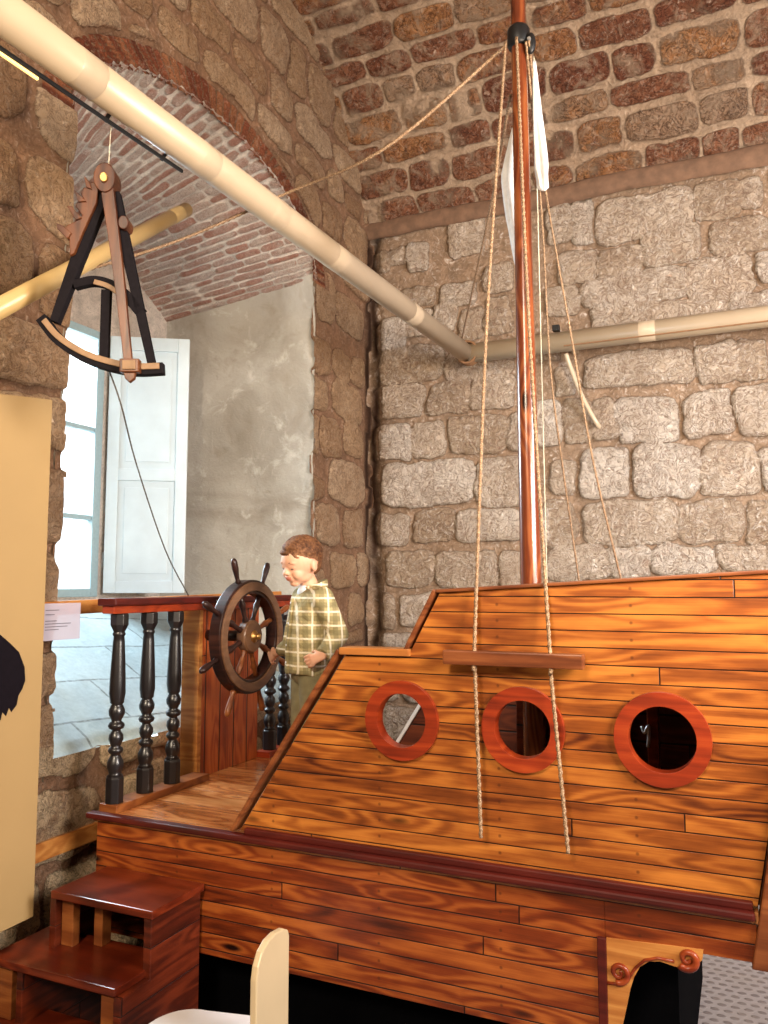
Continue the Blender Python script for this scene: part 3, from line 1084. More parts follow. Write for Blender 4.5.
bprof = [(.030, 0), (.031, .002), (.031, .085), (.029, .095), (.021, .102), (.024, .112), (.029, .128), (.028, .145), (.019, .163), (.016, .170),
         (.024, .176), (.027, .184), (.024, .192), (.016, .198), (.020, .206), (.026, .222), (.025, .238), (.017, .250), (.015, .256), (.026, .262), (.030, .271),
         (.026, .280), (.017, .287), (.020, .295), (.028, .310), (.029, .325), (.023, .340), (.019, .347), (.025, .353), (.025, .360), (.026, .366), (.029, .385), (.028, .43), (.025, .50),
         (.021, .57), (.019, .590), (.023, .596), (.023, .602), (.018, .608), (.022, .622), (.033, .634), (.033, .670), (.030, .674)]


def baluster(y):
    mb = MB()
    mb.lathe(bprof[3:40], (-2.092, y, .727), n=20)
    b = mb.build('baluster', M['black_wood'], ship, smooth=True)
    MB().lathe([(.0, 0), (.033, .0), (.033, .088), (.024, .1)], (-2.092, y, .727), n=8).build('baluster_foot', M['black_wood'], b, bevel=.003)
    MB().lathe([(.018, .600), (.034, .632), (.034, .669), (.030, .674)], (-2.092, y, .727), n=8).build('baluster_head', M['black_wood'], b, bevel=.002)


for y in (2.295, 2.455, 2.612, 3.325, 3.45):
    baluster(y)

# mast, standing on the deck and rising through the roof
MX, MY = -.652, 2.65
mpts = [(MX - .012 * (z - 1.5) / 2, MY, z) for z in (.70, 1.5, 2.1, 2.7, 3.3, 3.9, 4.45)]
mast = P('mast', MB().tube(mpts, [.037, .0355, .0335, .030, .027, .025, .022], 24), 'mast', smooth=True)
MC = Vector((-.664, MY, 3.445))
MB().tube([MC + Vector((0, 0, -.035)), MC + Vector((0, 0, -.025)), MC + Vector((0, 0, .03)), MC + Vector((0, 0, .04))], [.034, .040, .040, .034], 20).build('collar', M['iron'], mast, smooth=True)

# ------------------------------------------------------------------ steering wheel
WC = Vector((-1.88, 2.86, 1.29))
wheel = thing('steering_wheel', 'dark wooden ship steering wheel with eight turned handles held by the boy', 'steering wheel', WC)


def ring_x(ro, ri, x0, x1, n=72):
    vs = []
    for x in (x0, x1):
        for r in (ri, ro):
            for i in range(n):
                a = 2 * pi * i / n
                vs.append((x, WC.y + r * sin(a), WC.z + r * cos(a)))
    fs = []
    for i in range(n):
        j = (i + 1) % n
        fs += [(i, j, n + j, n + i), (2 * n + i, 3 * n + i, 3 * n + j, 2 * n + j), (n + i, n + j, 3 * n + j, 3 * n + i), (i, 2 * n + i, 2 * n + j, j)]
    return MB().add(vs, fs)


ring_x(.236, .178, WC.x - .058, WC.x - .006).build('rim', M['wheel_dark'], wheel, bevel=.004)
o = ring_x(.227, .190, WC.x - .010, WC.x + .002).build('rim_face', M['wheel_ring'], wheel, bevel=.003)
o['label'] = 'lighter brown inlaid ring'
hub = MB().lathe([(.03, -.030), (.066, -.024), (.068, .012), (.062, .018), (.02, .020)], WC + Vector((-.02, 0, 0)), (1, 0, 0), 32).build('hub', M['wheel_ring'], wheel, smooth=False, bevel=.002)
MB().lathe([(.026, .0), (.026, .004), (.012, .008), (.010, .016), (.014, .022), (.010, .030), (.003, .033)], WC + Vector((-.001, 0, 0)), (1, 0, 0), 20).build('brass_knob', M['brass'], hub, smooth=True)
MB().lathe([(.022, 0), (.022, .20)], WC + Vector((-.235, 0, 0)), (1, 0, 0), 18).build('axle', M['wheel_dark'], wheel, smooth=True)
for i in range(8):
    a = radians(-20 + 45 * i)
    d = Vector((0, sin(a), cos(a)))
    c0 = WC + Vector((-.030, 0, 0))
    sp = MB().lathe([(.010, .055), (.014, .07), (.009, .085), (.011, .12), (.015, .14), (.010, .155), (.012, .185)], c0, d, 12).build('spoke', M['wheel_dark' if i in (0, 1, 6, 7) else 'post_wood'], wheel, smooth=True)
    MB().lathe([(.008, .232), (.013, .240), (.009, .250), (.010, .265), (.014, .300), (.014, .325), (.009, .340), (.002, .344)], c0, d, 12).build('handle', M['wheel_dark' if i in (0, 1, 6, 7) else 'post_wood'], sp, smooth=True)

# ------------------------------------------------------------------ boarding steps
steps = thing('boarding_steps', 'dark mahogany open steps leading up to the ship deck', 'steps', (-1.9, 2.0, 0))
prof_s = [(1.735, 0), (1.735, .150), (1.875, .150), (1.875, .331), (1.996, .331), (1.996, .506), (2.235, .506), (2.235, 0)]
for x0, x1 in ((-1.690, -1.662), (-2.070, -2.045)):
    P('side_board', MB().prism(prof_s, 'X', x0, x1), 'step_side', steps, bevel=.002)
for x0, x1, y0, y1, z in ((-2.062, -1.652, 1.988, 2.243, .530), (-2.190, -1.680, 1.868, 2.115, .356), (-2.255, -1.660, 1.715, 1.985, .175)):
    P('tread', MB().box(x0, x1, y0, y1, z - .024, z), 'step', steps, bevel=.004)
for x0, x1, y0, y1, z0, z1 in ((-2.043, -1.995, 2.02, 2.05, .356, .506), (-1.945, -1.91, 2.06, 2.10, .356, .506), (-2.165, -2.10, 1.885, 1.915, .176, .332), (-1.74, -1.692, 1.88, 1.91, .176, .325)):
    o = P('inner_post', MB().box(x0, x1, y0, y1, z0, z1), 'post_wood', steps, bevel=.002)
P('back_rail', MB().box(-2.045, -1.69, 2.205, 2.230, .43, .50), 'step_side', steps, bevel=.002)
P('back_rail', MB().box(-2.045, -1.69, 2.09, 2.11, .255, .325), 'step_side', steps, bevel=.002)

# ------------------------------------------------------------------ ropes
def rope(name, label, pts, r=.0065, n=16, group=None, mat='rope', cat='rope', twist=85, step=.008):
    sp = spline(pts, n) if len(pts) > 2 else [Vector(pts[0]).lerp(Vector(pts[1]), i / 60) for i in range(61)]
    # resample evenly
    L = [0]
    for i in range(1, len(sp)):
        L.append(L[-1] + (sp[i] - sp[i - 1]).length)
    m = max(2, int(L[-1] / step))
    out = []
    j = 0
    for i in range(m + 1):
        s = L[-1] * i / m
        while j < len(L) - 2 and L[j + 1] < s:
            j += 1
        t = (s - L[j]) / max(1e-9, L[j + 1] - L[j])
        out.append(sp[j].lerp(sp[j + 1], min(1, max(0, t))))
    o = MB().tube(out, r, 9, lobes=3 if mat == 'rope' else 0, twist=twist).build(name, M[mat], None, smooth=True, loc=pts[0])
    return tag(o, label, cat, group)


G = 'rigging ropes hanging from the mast'
T0 = Vector((-.70, 2.61, 3.42))
T1 = Vector((-.628, 2.61, 3.40))
rope('rigging_rope', 'twisted rope holding the left end of the hanging wooden bar', [T0, (-.712, 2.38, 2.35), (-.709, 2.207, 1.34), (-.708, 2.205, 1.26), (-.694, 2.20, .805)], .0052, group=G)
rope('rigging_rope', 'twisted rope holding the right end of the hanging wooden bar', [Vector((-.66, 2.605, 3.42)), (-.580, 2.38, 2.35), (-.495, 2.207, 1.34), (-.492, 2.205, 1.26), (-.454, 2.20, .795)], .0052, group=G)
rope('rigging_rope', 'pale rope behind the mast, middle one meeting the cabin top', [T1, (-.655, 2.92, 2.94), (-.650, 3.0, 2.344), (-.634, 3.1, 1.99), (-.612, 3.30, 1.500)], .0040, group=G)
rope('rigging_rope', 'rightmost rigging rope slanting down to the cabin top', [T1 + Vector((.01, 0, 0)), (-.650, 2.95, 3.07), (-.571, 3.0, 2.471), (-.505, 3.05, 1.966), (-.448, 3.30, 1.520)], .0043, group=G)
rope('thin_rope', 'thin straight cord just right of the mast', [(-.622, 2.70, 3.40), (-.745, 3.30, 1.505)], .0022, mat='thread', cat='rope')
rope('tie_rope', 'pale rope from the mast down to the wrapped pipe elbow', [(-.70, 2.66, 3.25), (-.98, 3.35, 3.20), (-1.545, 4.62, 3.035)], .0050, group=None)
rope('stay_rope', 'long sagging rope stretched from the mast top to the left wall', [(-.70, 2.64, 3.43), (-1.12, 2.50, 3.065), (-1.615, 2.62, 3.050), (-1.95, 2.35, 2.80), (-2.325, 1.94, 2.520)], .0058)

# hanging bar
o = MB().box(-.800, -.402, 2.188, 2.226, 1.277, 1.317).build('hanging_bar', M['bar_wood'], None, bevel=.004, loc=(-.6, 2.207, 1.277))
tag(o, 'short reddish wooden bar hung on two ropes against the hull', 'bar')

# pulley block
pb = thing('pulley_block', 'small black pulley block beside the mast top', 'pulley', (-.618, 2.635, 3.40))
MB().ellipsoid((-.618, 2.635, 3.405), (.019, .016, .040)).build('block_shell', M['iron'], pb, smooth=True)
MB().lathe([(.006, -.024), (.006, .024)], (-.618, 2.635, 3.41), (0, 1, 0), 10).build('block_pin', M['steel'], pb)

# furled sail cloth behind the mast
def cloth_roll(name, label, pts, rad, seed):
    rs = random.Random(seed)
    sp = spline(pts, 10)
    mb = MB()
    m = len(sp)
    n = 22
    vs = []
    ph = [rs.uniform(0, 6.28) for _ in range(4)]
    for i, p in enumerate(sp):
        t = i / (m - 1)
        r = np.interp(t, [q[0] for q in rad], [q[1] for q in rad])
        for k in range(n):
            a = 2 * pi * k / n
            q = r * (1 + .26 * sin(3 * a + ph[0] + 3 * t) + .16 * sin(5 * a + ph[1] - 4 * t) + .08 * sin(9 * a + ph[2]))
            vs.append(p + Vector((cos(a) * q, sin(a) * q * .8, 0)))
    fs = [(i * n + k, i * n + (k + 1) % n, (i + 1) * n + (k + 1) % n, (i + 1) * n + k) for i in range(m - 1) for k in range(n)]
    fs += [tuple(range(n))[::-1], tuple((m - 1) * n + k for k in range(n))]
    mb.add(vs, fs)
    o = mb.build(name, M['sail'], None, smooth=True, loc=pts[0])
    return tag(o, label, 'cloth')


cloth_roll('furled_sail', 'bundle of white sailcloth hanging right of the mast top', [(-.622, 2.70, 3.38), (-.618, 2.72, 3.20), (-.606, 2.72, 3.02), (-.600, 2.72, 2.90)],
           [(0, .006), (.35, .013), (.75, .024), (.97, .018), (1, .006)], 3)
cloth_roll('furled_sail', 'small crumpled white cloth peeking out left of the mast', [(-.705, 2.72, 3.16), (-.725, 2.73, 3.02), (-.725, 2.73, 2.92), (-.700, 2.72, 2.70), (-.69, 2.72, 2.60)],
           [(0, .005), (.3, .022), (.6, .024), (.9, .012), (1, .004)], 5)

# ------------------------------------------------------------------ ceiling pipes
def pipe(name, label, a, b, r, couplings, mat, cw=.09):
    a = Vector(a)
    b = Vector(b)
    root = thing(name, label, 'pipe', a)
    MB().tube([a, b], r, 32).build('tube', M[mat], root, smooth=True)
    d = b - a
    for t in couplings:
        p = a + d * t
        dn = d.normalized()
        MB().tube([p - dn * cw * .5, p - dn * cw * .48, p - dn * .004, p, p + dn * .004, p + dn * cw * .48, p + dn * cw * .5],
                  [r, r * 1.012, r * 1.012, r * 1.008, r * 1.012, r * 1.012, r], 32, caps=False).build('coupling', M[mat], root, smooth=True)
    return root


EL = Vector((-1.545, 4.70, 2.955))
mp = pipe('ceiling_pipe', 'thick cream pipe slanting across the upper left towards the corner', (-1.782, .72, 3.030), EL, .057, (.24, .372, .48, .60, .80), 'pipe')
wp = pipe('wall_pipe', 'cream pipe running along the back wall behind the mast', EL, (3.9, 4.70, 2.955), .060, (.20, .45, .7), 'pipe')
MB().tube([EL + Vector((.62, -.047, -.040)), Vector((3.9, 4.653, 2.915))], .0045, 8).build('seam_cable', M['rope_dark'], wp)
MB().box(-.985, -.945, 4.62, 4.66, 3.005, 3.04).build('clip', M['iron'], wp, bevel=.003)
for xx in (-.9, .6, 2.2):
    MB().box(xx - .02, xx + .02, 4.74, 4.93, 2.93, 2.97).build('wall_bracket', M['pipe'], wp, bevel=.003)
pipe('niche_pipe', 'yellowish pipe rising from the left wall into the window arch', (-2.03, 1.50, 2.20), (-2.262, 2.83, 3.21), .0315, (.93,), 'pipe_gold', .1)
# brown lashing round the elbow
mb = MB()
lash = []
for i in range(6 * 14 + 1):
    a = 2 * pi * i / 14
    t = i / (6 * 14)
    q = EL + Vector((.014, -.05 + .085 * t, 0))
    lash.append(q + Vector((cos(a) * .068, .010 * sin(a * 1.7), sin(a) * .068)))
mb.tube(lash, .008, 8)
o = mb.build('lashing', M['rope_dark'], None, smooth=True, loc=EL)
tag(o, 'brown cord lashed round the pipe elbow in the corner', 'cord')
# white strut dropping from the wall pipe
o = MB().tube(spline([(-.935, 4.76, 2.90), (-.915, 4.79, 2.82), (-.85, 4.81, 2.63), (-.775, 4.84, 2.47), (-.765, 4.93, 2.455)], 8), [.014] * 33, 14).build('conduit', M['pipe'], None, smooth=True, loc=(-.93, 4.78, 2.9))
tag(o, 'short white conduit bending from the wall pipe into the stone', 'conduit')

# lamp track slung under the near end of the big pipe
pa = Vector((-1.782, .72, 3.030))
pd = (EL - pa).normalized()
q0 = pa + pd * .3 + Vector((-.062, 0, -.058))
q1 = pa + pd * 1.42 + Vector((-.030, 0, -.070))
tr = thing('lamp_track', 'thin black lamp track with a glowing strip under the near pipe end', 'lamp', q0)
MB().beam(q0, q1, .008, .012).build('track', M['iron'], tr, bevel=.002)
t = NT('warm_led')
t.b.inputs['Base Color'].default_value = (.9, .7, .3, 1)
t.b.inputs['Emission Color'].default_value = (1.0, .66, .22, 1)
t.b.inputs['Emission Strength'].default_value = 1.5
M['led'] = t.m
MB().beam(q0 + Vector((.003, 0, -.012)), q0 + Vector((.003, 0, -.012)) + pd * .55, .007, .008).build('led_strip', M['led'], tr)
for k in (.15, .8, 1.05):
    c = q0 + pd * k
    MB().beam(c, c + Vector((.03, 0, .03)), .012, .006).build('clip', M['iron'], tr)

# ------------------------------------------------------------------ hanging octant
OX = Vector((-1.767, 1.825, 2.754))
SR = Vector((cos(radians(24.2)), sin(radians(24.2)), 0))
SN = Vector((-sin(radians(24.2)), cos(radians(24.2)), 0))
octant = thing('hanging_octant', 'large wooden octant with black frame and tan scale hanging on a thread', 'octant', OX)


def sp_(x, y, d=0.0):
    return OX + SR * ((x - 107) * .00311 + (y - 182) * .00008) + Vector((0, 0, -(y - 182) * .00318)) + SN * d


def oprism(name, poly, d0, d1, mat, parent=octant, bevel=.003):
    n = len(poly)
    vs = [sp_(x, y, d0) for x, y in poly] + [sp_(x, y, d1) for x, y in poly]
    fs = [tuple(range(n)), tuple(range(2 * n - 1, n - 1, -1))] + [(i, (i + 1) % n, n + (i + 1) % n, n + i) for i in range(n)]
    return MB().add(vs, fs).build(name, M[mat], parent, bevel=bevel)


def ostrip(name, mid, w, d0, d1, mat, parent=octant, bevel=.002):
    mid = [Vector((x, y, 0)) for x, y in mid]
    if len(mid) > 2:
        mid = spline(mid, 8)
    ww = w if isinstance(w, tuple) else (w, w)
    L, R2 = [], []
    for i, p in enumerate(mid):
        d = (mid[min(i + 1, len(mid) - 1)] - mid[max(i - 1, 0)]).normalized()
        n_ = Vector((-d.y, d.x, 0)) * (ww[0] + (ww[1] - ww[0]) * i / (len(mid) - 1)) / 2
        L.append(p + n_)
        R2.append(p - n_)
    vs = []
    for a, b in zip(L, R2):
        vs += [sp_(a.x, a.y, d0), sp_(b.x, b.y, d0), sp_(b.x, b.y, d1), sp_(a.x, a.y, d1)]
    m = len(mid)
    fs = [(i * 4 + k, i * 4 + (k + 1) % 4, (i + 1) * 4 + (k + 1) % 4, (i + 1) * 4 + k) for i in range(m - 1) for k in range(4)]
    fs += [(3, 2, 1, 0), tuple((m - 1) * 4 + k for k in range(4))]
    return MB().add(vs, fs).build(name, M[mat], parent, bevel=bevel)


ostrip('frame_leg', [(102, 188), (55, 322)], (17, 8), .0, .030, 'black_matt')
ostrip('frame_leg', [(113, 192), (151, 363)], (12, 7), .0, .030, 'black_matt')
ostrip('centre_bar', [(106, 290), (104, 358)], (9, 8), .002, .026, 'black_matt')
ar = ostrip('limb_arc', [(42, 318), (58, 338), (80, 353), (104, 363), (134, 369), (163, 368)], 11, -.002, .030, 'black_matt')
ostrip('scale', [(46, 321), (60, 337), (81, 351), (105, 360.5), (134, 366.5), (160, 366.5)], 6.0, -.007, -.001, 'sext_tan', ar)
ca = ostrip('cross_arc', [(74, 285), (92, 281), (108, 284), (124, 294), (141, 313)], (8, 11), .0, .028, 'black_matt')
ostrip('arc_inlay', [(95, 283), (108, 287), (119, 294)], 5, -.005, .001, 'sext_tan', ca)
ostrip('index_arm', [(109, 190), (120, 270), (131, 366)], (13, 8), -.020, -.006, 'sext_wood')
oprism('index_arm_head', [(107 + 11 * cos(a), 181 + 15 * sin(a)) for a in [2 * pi * i / 20 for i in range(20)]], -.026, .034, 'sext_wood')
ps = oprism('pivot_screw', [(107 + 4 * cos(a), 182 + 5 * sin(a)) for a in [2 * pi * i / 14 for i in range(14)]], -.034, -.024, 'brass')
oprism('slider', [(123, 361), (142, 361), (142, 374), (123, 374)], -.026, .002, 'sext_wood')
oprism('slider_plate', [(126, 363), (139, 363), (139, 372), (126, 372)], -.031, -.024, 'sext_tan')
oprism('arm_tip', [(126, 374), (138, 374), (137, 380), (132, 384), (128, 380)], -.020, -.004, 'sext_wood')
oprism('top_finial', [(102, 172), (101, 165), (105, 170), (108, 166), (111, 172)], -.008, .012, 'sext_wood')
oprism('shade_bracket', [(100, 186), (92, 183), (90, 190), (85, 189), (82, 196), (86, 203), (79, 203), (77, 208), (84, 218), (76, 224), (68, 228), (66, 234), (71, 240), (72, 258), (76, 256), (84, 236), (98, 204)], -.012, .018, 'sext_wood')
for q in ([(94, 192), (88, 190), (86, 178), (91, 184)], [(88, 204), (80, 205), (76, 192), (84, 200)], [(84, 221), (78, 223), (69, 209), (74, 209)], [(74, 236), (70, 242), (60, 232), (59, 226), (66, 229)]):
    oprism('index_shade', q, -.018, .020, 'sext_wood', bevel=.002)
oprism('sight_knob', [(125 + 5.5 * cos(a), 225 + 7 * sin(a)) for a in [2 * pi * i / 16 for i in range(16)]], -.016, .034, 'sext_wood')
tp = sp_(107, 170, .01)
yy_ = OX.y
hang = pa + pd * ((yy_ - pa.y) / pd.y)
o = rope('hanging_thread', 'thin thread holding the octant under the big pipe', [(tp.x + .006, tp.y, hang.z - .035), tp], .0016, mat='thread', cat='thread', step=.05)
cord_pts = [sp_(106, 366, .036), sp_(112, 398, .10), Vector((-1.93, 2.18, 1.92)), Vector((-2.02, 2.45, 1.64)), Vector((-2.10, 2.70, 1.462))]
rope('dangling_cord', 'thin dark cord running from the octant down to the ship handrail', cord_pts, .0028, mat='wire', cat='cord', step=.02)

# ------------------------------------------------------------------ cream display panel, information sheet, barrier rail
pn = thing('display_panel', 'tall cream display panel at the left edge with a black printed figure', 'panel', (-2.185, 1.4, .42))
MB().prism([(.85, .40), (2.028, .418), (2.024, 2.146), (.85, 2.00)], 'X', -2.205, -2.175).build('board', M['cream'], pn, bevel=.002)
rs = random.Random(4)
fig = [(1.60, 1.36), (1.78, 1.385), (1.85, 1.345), (1.89, 1.315), (1.925, 1.285), (1.95, 1.235), (1.955, 1.19), (1.945, 1.165), (1.93, 1.145), (1.925, 1.115), (1.905, 1.095), (1.895, 1.11), (1.885, 1.085),
       (1.87, 1.10), (1.865, 1.075), (1.84, 1.085), (1.80, 1.03), (1.72, .98), (1.60, .95)]
flat_shape('printed_figure', fig, [], 'X', -2.1755, -2.1735, M['ink'], pn)
for z in (.6, 1.9):
    MB().box(XW + .035, -2.20, 1.90, 1.94, z, z + .04).build('wall_standoff', M['steel'], pn, bevel=.002)

t = NT('translucent_sheet')
trn = t.n('ShaderNodeBsdfTransparent')
mx = t.n('ShaderNodeMixShader')
mx.inputs[0].default_value = .62
t.b.inputs['Base Color'].default_value = (.50, .46, .55, 1)
t.b.inputs['Roughness'].default_value = .3
t.t.links.new(trn.outputs[0], mx.inputs[1])
t.t.links.new(t.b.outputs[0], mx.inputs[2])
t.t.links.new(mx.outputs[0], t.t.nodes['Material Output'].inputs['Surface'])
M['sheet'] = t.m
ic = thing('information_sheet', 'small translucent information sheet with grey text beside the cream panel', 'sign', (-2.19, 2.04, 1.30))
MB().box(-2.196, -2.192, 2.025, 2.205, 1.312, 1.440).build('acrylic_sheet', M['sheet'], ic, bevel=.001)
M['text'] = plain('grey_print', (.12, .11, .14), .7)
mb = MB()
for z, w in ((1.415, .06), (1.400, .04), (1.378, .05), (1.368, .115), (1.358, .10), (1.348, .06)):
    mb.box(-2.1918, -2.1912, 2.045, 2.045 + w, z, z + .0028)
o = mb.build('text_lines', M['text'], ic)

o = MB().beam((-2.292, 2.10, 1.418), (-2.292, 3.72, 1.446), .034, .052).build('barrier_rail', M['orange_wood'], None, bevel=.004, loc=(-2.292, 2.1, 1.41))
tag(o, 'plain orange wooden barrier rail across the window niche', 'rail')

# ------------------------------------------------------------------ small chair in the foreground
ch = thing('small_chair', 'small chair with a white seat and cream rounded backrest in the foreground', 'chair', (-1.36, 1.80, 0))
seat = []
for cx_, cy_, a0 in ((-1.26, 1.90, 0), (-1.44, 1.86, 90), (-1.44, 1.74, 180), (-1.26, 1.70, 270)):
    for k in range(9):
        a = radians(a0 + 90 * k / 8)
        seat.append((cx_ + .105 * cos(a), cy_ + .118 * sin(a)))
MB().prism(seat, 'Z', .282, .300).build('seat', M['chair_white'], ch, bevel=.004)
bk = [(1.775, .27), (1.775, .52), (1.782, .551), (1.800, .580), (1.830, .597), (1.865, .602), (1.905, .598), (1.925, .588), (1.932, .57), (1.932, .27)]
MB().prism(bk, 'X', -1.164, -1.145).build('backrest', M['chair_cream'], ch, bevel=.004)
for x, y in ((-1.20, 1.72), (-1.20, 1.90), (-1.48, 1.74), (-1.48, 1.88)):
    MB().tube([(x, y, .283), (x + (.02 if x > -1.3 else -.02), y + (.03 if y > 1.8 else -.03), 0)], [.017, .011], 14).build('leg', M['orange_wood'], ch, smooth=True)
MB().box(-1.185, -1.150, 1.80, 1.90, .262, .284).build('back_block', M['orange_wood'], ch, bevel=.002)

# ================================================================== THE BOY AT THE WHEEL
BO = Vector((-1.575, 2.805, .70))
TA = radians(-132)      # where the chest points
HA = radians(-110)      # where the face points
tf = Vector((cos(TA), sin(TA), 0))
tl = Vector((-sin(TA), cos(TA), 0))


def bp(x, y, z):
    """body frame: x forward, y to his left, z up from the deck"""
    return BO + tf * x + tl * y + Vector((0, 0, z * 1.022))


HC = bp(.050, -.004, .876)
HM = (Matrix.Rotation(HA, 4, 'Z') @ Matrix.Rotation(radians(16), 4, 'Y') @ Matrix.Rotation(radians(-4), 4, 'X')).to_3x3()


def hp(x, y, z):
    return HC + HM @ (Vector((x, y, z)) * .93)


def skin_of(mb, name, voxel, smooth, mats, parent, colour=None, factor=.5):
    """weld overlapping volumes into one continuous closed surface"""
    me = bpy.data.meshes.new('tmp')
    me.from_pydata([tuple(v) for v in mb.v], [], mb.f)
    bm = bmesh.new()
    bm.from_mesh(me)
    bmesh.ops.remove_doubles(bm, verts=bm.verts, dist=1e-6)
    # each closed lump gets outward normals
    bmesh.ops.recalc_face_normals(bm, faces=bm.faces)
    bm.to_mesh(me)
    bm.free()
    t = bpy.data.objects.new('tmp', me)
    COL.objects.link(t)
    md = t.modifiers.new('r', 'REMESH')
    md.mode = 'VOXEL'
    md.voxel_size = voxel
    md.use_smooth_shade = True
    if smooth:
        ms = t.modifiers.new('s', 'SMOOTH')
        ms.iterations = smooth
        ms.factor = factor
    dg = bpy.context.evaluated_depsgraph_get()
    dg.update()
    out = bpy.data.meshes.new_from_object(t.evaluated_get(dg))
    bpy.data.objects.remove(t)
    off = Vector((0, 0, 0))
    p = parent
    while p is not None:
        off += Vector(p.location)
        p = p.parent
    if colour:
        for pl in out.polygons:
            pl.material_index = 0
    out.materials.clear()
    for m in mats:
        out.materials.append(m)
    if colour:
        for pl in out.polygons:
            pl.material_index = colour(pl.center)
    for v in out.vertices:
        v.co -= off
    out.shade_smooth()
    o = bpy.data.objects.new(name, out)
    COL.objects.link(o)
    o.parent = parent
    return o


# materials
def skin_mat(name, base):
    t = NT(name)
    co = t.coord()
    nz = t.noise(co, 18, 3)
    col = t.mix(t.rng(nz, .35, .65), base, tuple(c * .9 for c in base))
    t.out(col, .5, spec=.35)
    t.b.inputs['Subsurface Weight'].default_value = .12
    t.b.inputs['Subsurface Radius'].default_value = (.01, .004, .002)
    t.b.inputs['Subsurface Scale'].default_value = .6
    return t.m


M['skin'] = skin_mat('child_skin', (.66, .36, .235))
M['lip'] = skin_mat('child_lips', (.50, .17, .12))
M['blush'] = skin_mat('child_cheek', (.66, .31, .21))


def hair_mat():
    t = NT('light_brown_hair')
    co = t.coord()
    nz = t.noise(co, 90, 3, .6)
    n2 = t.noise(co, 14, 3, .6)
    col = t.ramp(t.math('ADD', t.math('MULTIPLY', nz, .5), t.math('MULTIPLY', n2, .5)), [(.35, (.045, .018, .009)), (.5, (.13, .055, .024)), (.66, (.27, .13, .06))])
    t.out(col, .7, t.bump(nz, .6, .004), spec=.2)
    return t.m


M['hair'] = hair_mat()


def plaid():
    t = NT('olive_and_cream_plaid_cotton')
    co = t.coord()
    rot = t.n('ShaderNodeMapping')
    t.put(rot.inputs[0], co)
    rot.inputs['Rotation'].default_value = (0, 0, -radians(-118))
    x, y, z = t.sep(rot.outputs[0])
    x, y, z = t.sep(co)
    s = t.math('ADD', t.math('MULTIPLY', x, .77), t.math('MULTIPLY', y, .73))

    def bands(v, per, w, off):
        f = t.math('ABSOLUTE', t.math('SUBTRACT', t.math('FRACT', t.math('ADD', t.math('DIVIDE', v, per), off)), .5))
        return t.rng(f, w / per / 2 + .02, w / per / 2 - .02, 0, 1)
    col = (.40, .325, .165)
    dv = bands(s, .052, .020, .5)
    dh = bands(z, .052, .020, .5)
    col = t.mix(t.math('MULTIPLY', dv, .6), col, (.17, .145, .07))
    col = t.mix(t.math('MULTIPLY', dh, .6), col, (.17, .145, .07))
    wv = bands(s, .052, .0070, .0)
    wh = bands(z, .052, .0070, .0)
    col = t.mix(t.math('MULTIPLY', wv, .75), col, (.78, .72, .58))
    col = t.mix(t.math('MULTIPLY', wh, .75), col, (.78, .72, .58))
    n1 = t.noise(co, 16, 3, .5, .8)
    n2 = t.noise(co, 300, 2)
    t.out(col, .85, t.bump(t.math('ADD', n1, t.math('MULTIPLY', n2, .04)), .7, .03), spec=.2)
    return t.m


M['plaid'] = plaid()
M['trousers'] = plain('olive_cotton_trousers', (.17, .145, .075), .9, bumpy=.9, scale=22, var=.15)
M['undershirt'] = plain('pale_blue_cotton', (.55, .60, .68), .85)
M['shoe'] = plain('dark_canvas_shoe', (.05, .05, .06), .7)
M['eye'] = plain('dark_lash', (.035, .015, .010), .4)
M['brow'] = plain('light_brown_brow', (.22, .10, .05), .8)

boy = None
mb = MB()
# head
rotm = HM
mb.ellipsoid(hp(-.007, 0, .012), (.083, .068, .078), 28, 20, rotm)
mb.ellipsoid(hp(.024, 0, -.030), (.050, .053, .056), 24, 16, rotm)
mb.ellipsoid(hp(.042, 0, .018), (.036, .052, .038), 20, 14, rotm)
mb.ellipsoid(hp(.046, 0, -.078), (.020, .024, .017), 14, 10, rotm)
for s in (-1, 1):
    mb.ellipsoid(hp(.046, .030 * s, -.038), (.026, .023, .024), 14, 10, rotm)
    mb.ellipsoid(hp(.012, .036 * s, -.056), (.034, .017, .022), 14, 10, rotm)
    mb.ellipsoid(hp(-.010, .076 * s, -.014), (.0155, .009, .025), 14, 10, rotm)
    mb.ellipsoid(hp(-.003, .074 * s, -.004), (.010, .005, .015), 10, 8, rotm)
    mb.ellipsoid(hp(.062, .027 * s, .0145), (.016, .020, .007), 12, 8, rotm)
    mb.ellipsoid(hp(.063, .027 * s, -.006), (.011, .015, .0085), 12, 8, rotm)
    mb.ellipsoid(hp(.083, .0085 * s, -.030), (.007, .006, .005), 10, 8, rotm)
mb.capsule(hp(.068, 0, .004), .006, hp(.088, 0, -.026), .0085, 14)
mb.ellipsoid(hp(.066, 0, -.050), (.016, .024, .018), 14, 10, rotm)
mb.ellipsoid(hp(.0785, 0, -.0475), (.0060, .017, .0040), 14, 8, rotm)
mb.ellipsoid(hp(.0765, 0, -.0555), (.0065, .014, .0045), 14, 8, rotm)
# neck and trunk
mb.capsule(bp(-.004, 0, .755), .036, hp(-.016, 0, -.058), .034, 18)
mb.capsule(bp(0, -.070, .735), .036, bp(0, .070, .735), .036, 16)
mb.ellipsoid(bp(0, 0, .66), (.068, .098, .115), 20, 14, Matrix.Rotation(TA, 3, 'Z'))
mb.ellipsoid(bp(.006, 0, .53), (.068, .090, .110), 20, 14, Matrix.Rotation(TA, 3, 'Z'))
mb.ellipsoid(bp(-.004, 0, .46), (.070, .092, .070), 20, 14, Matrix.Rotation(TA, 3, 'Z'))
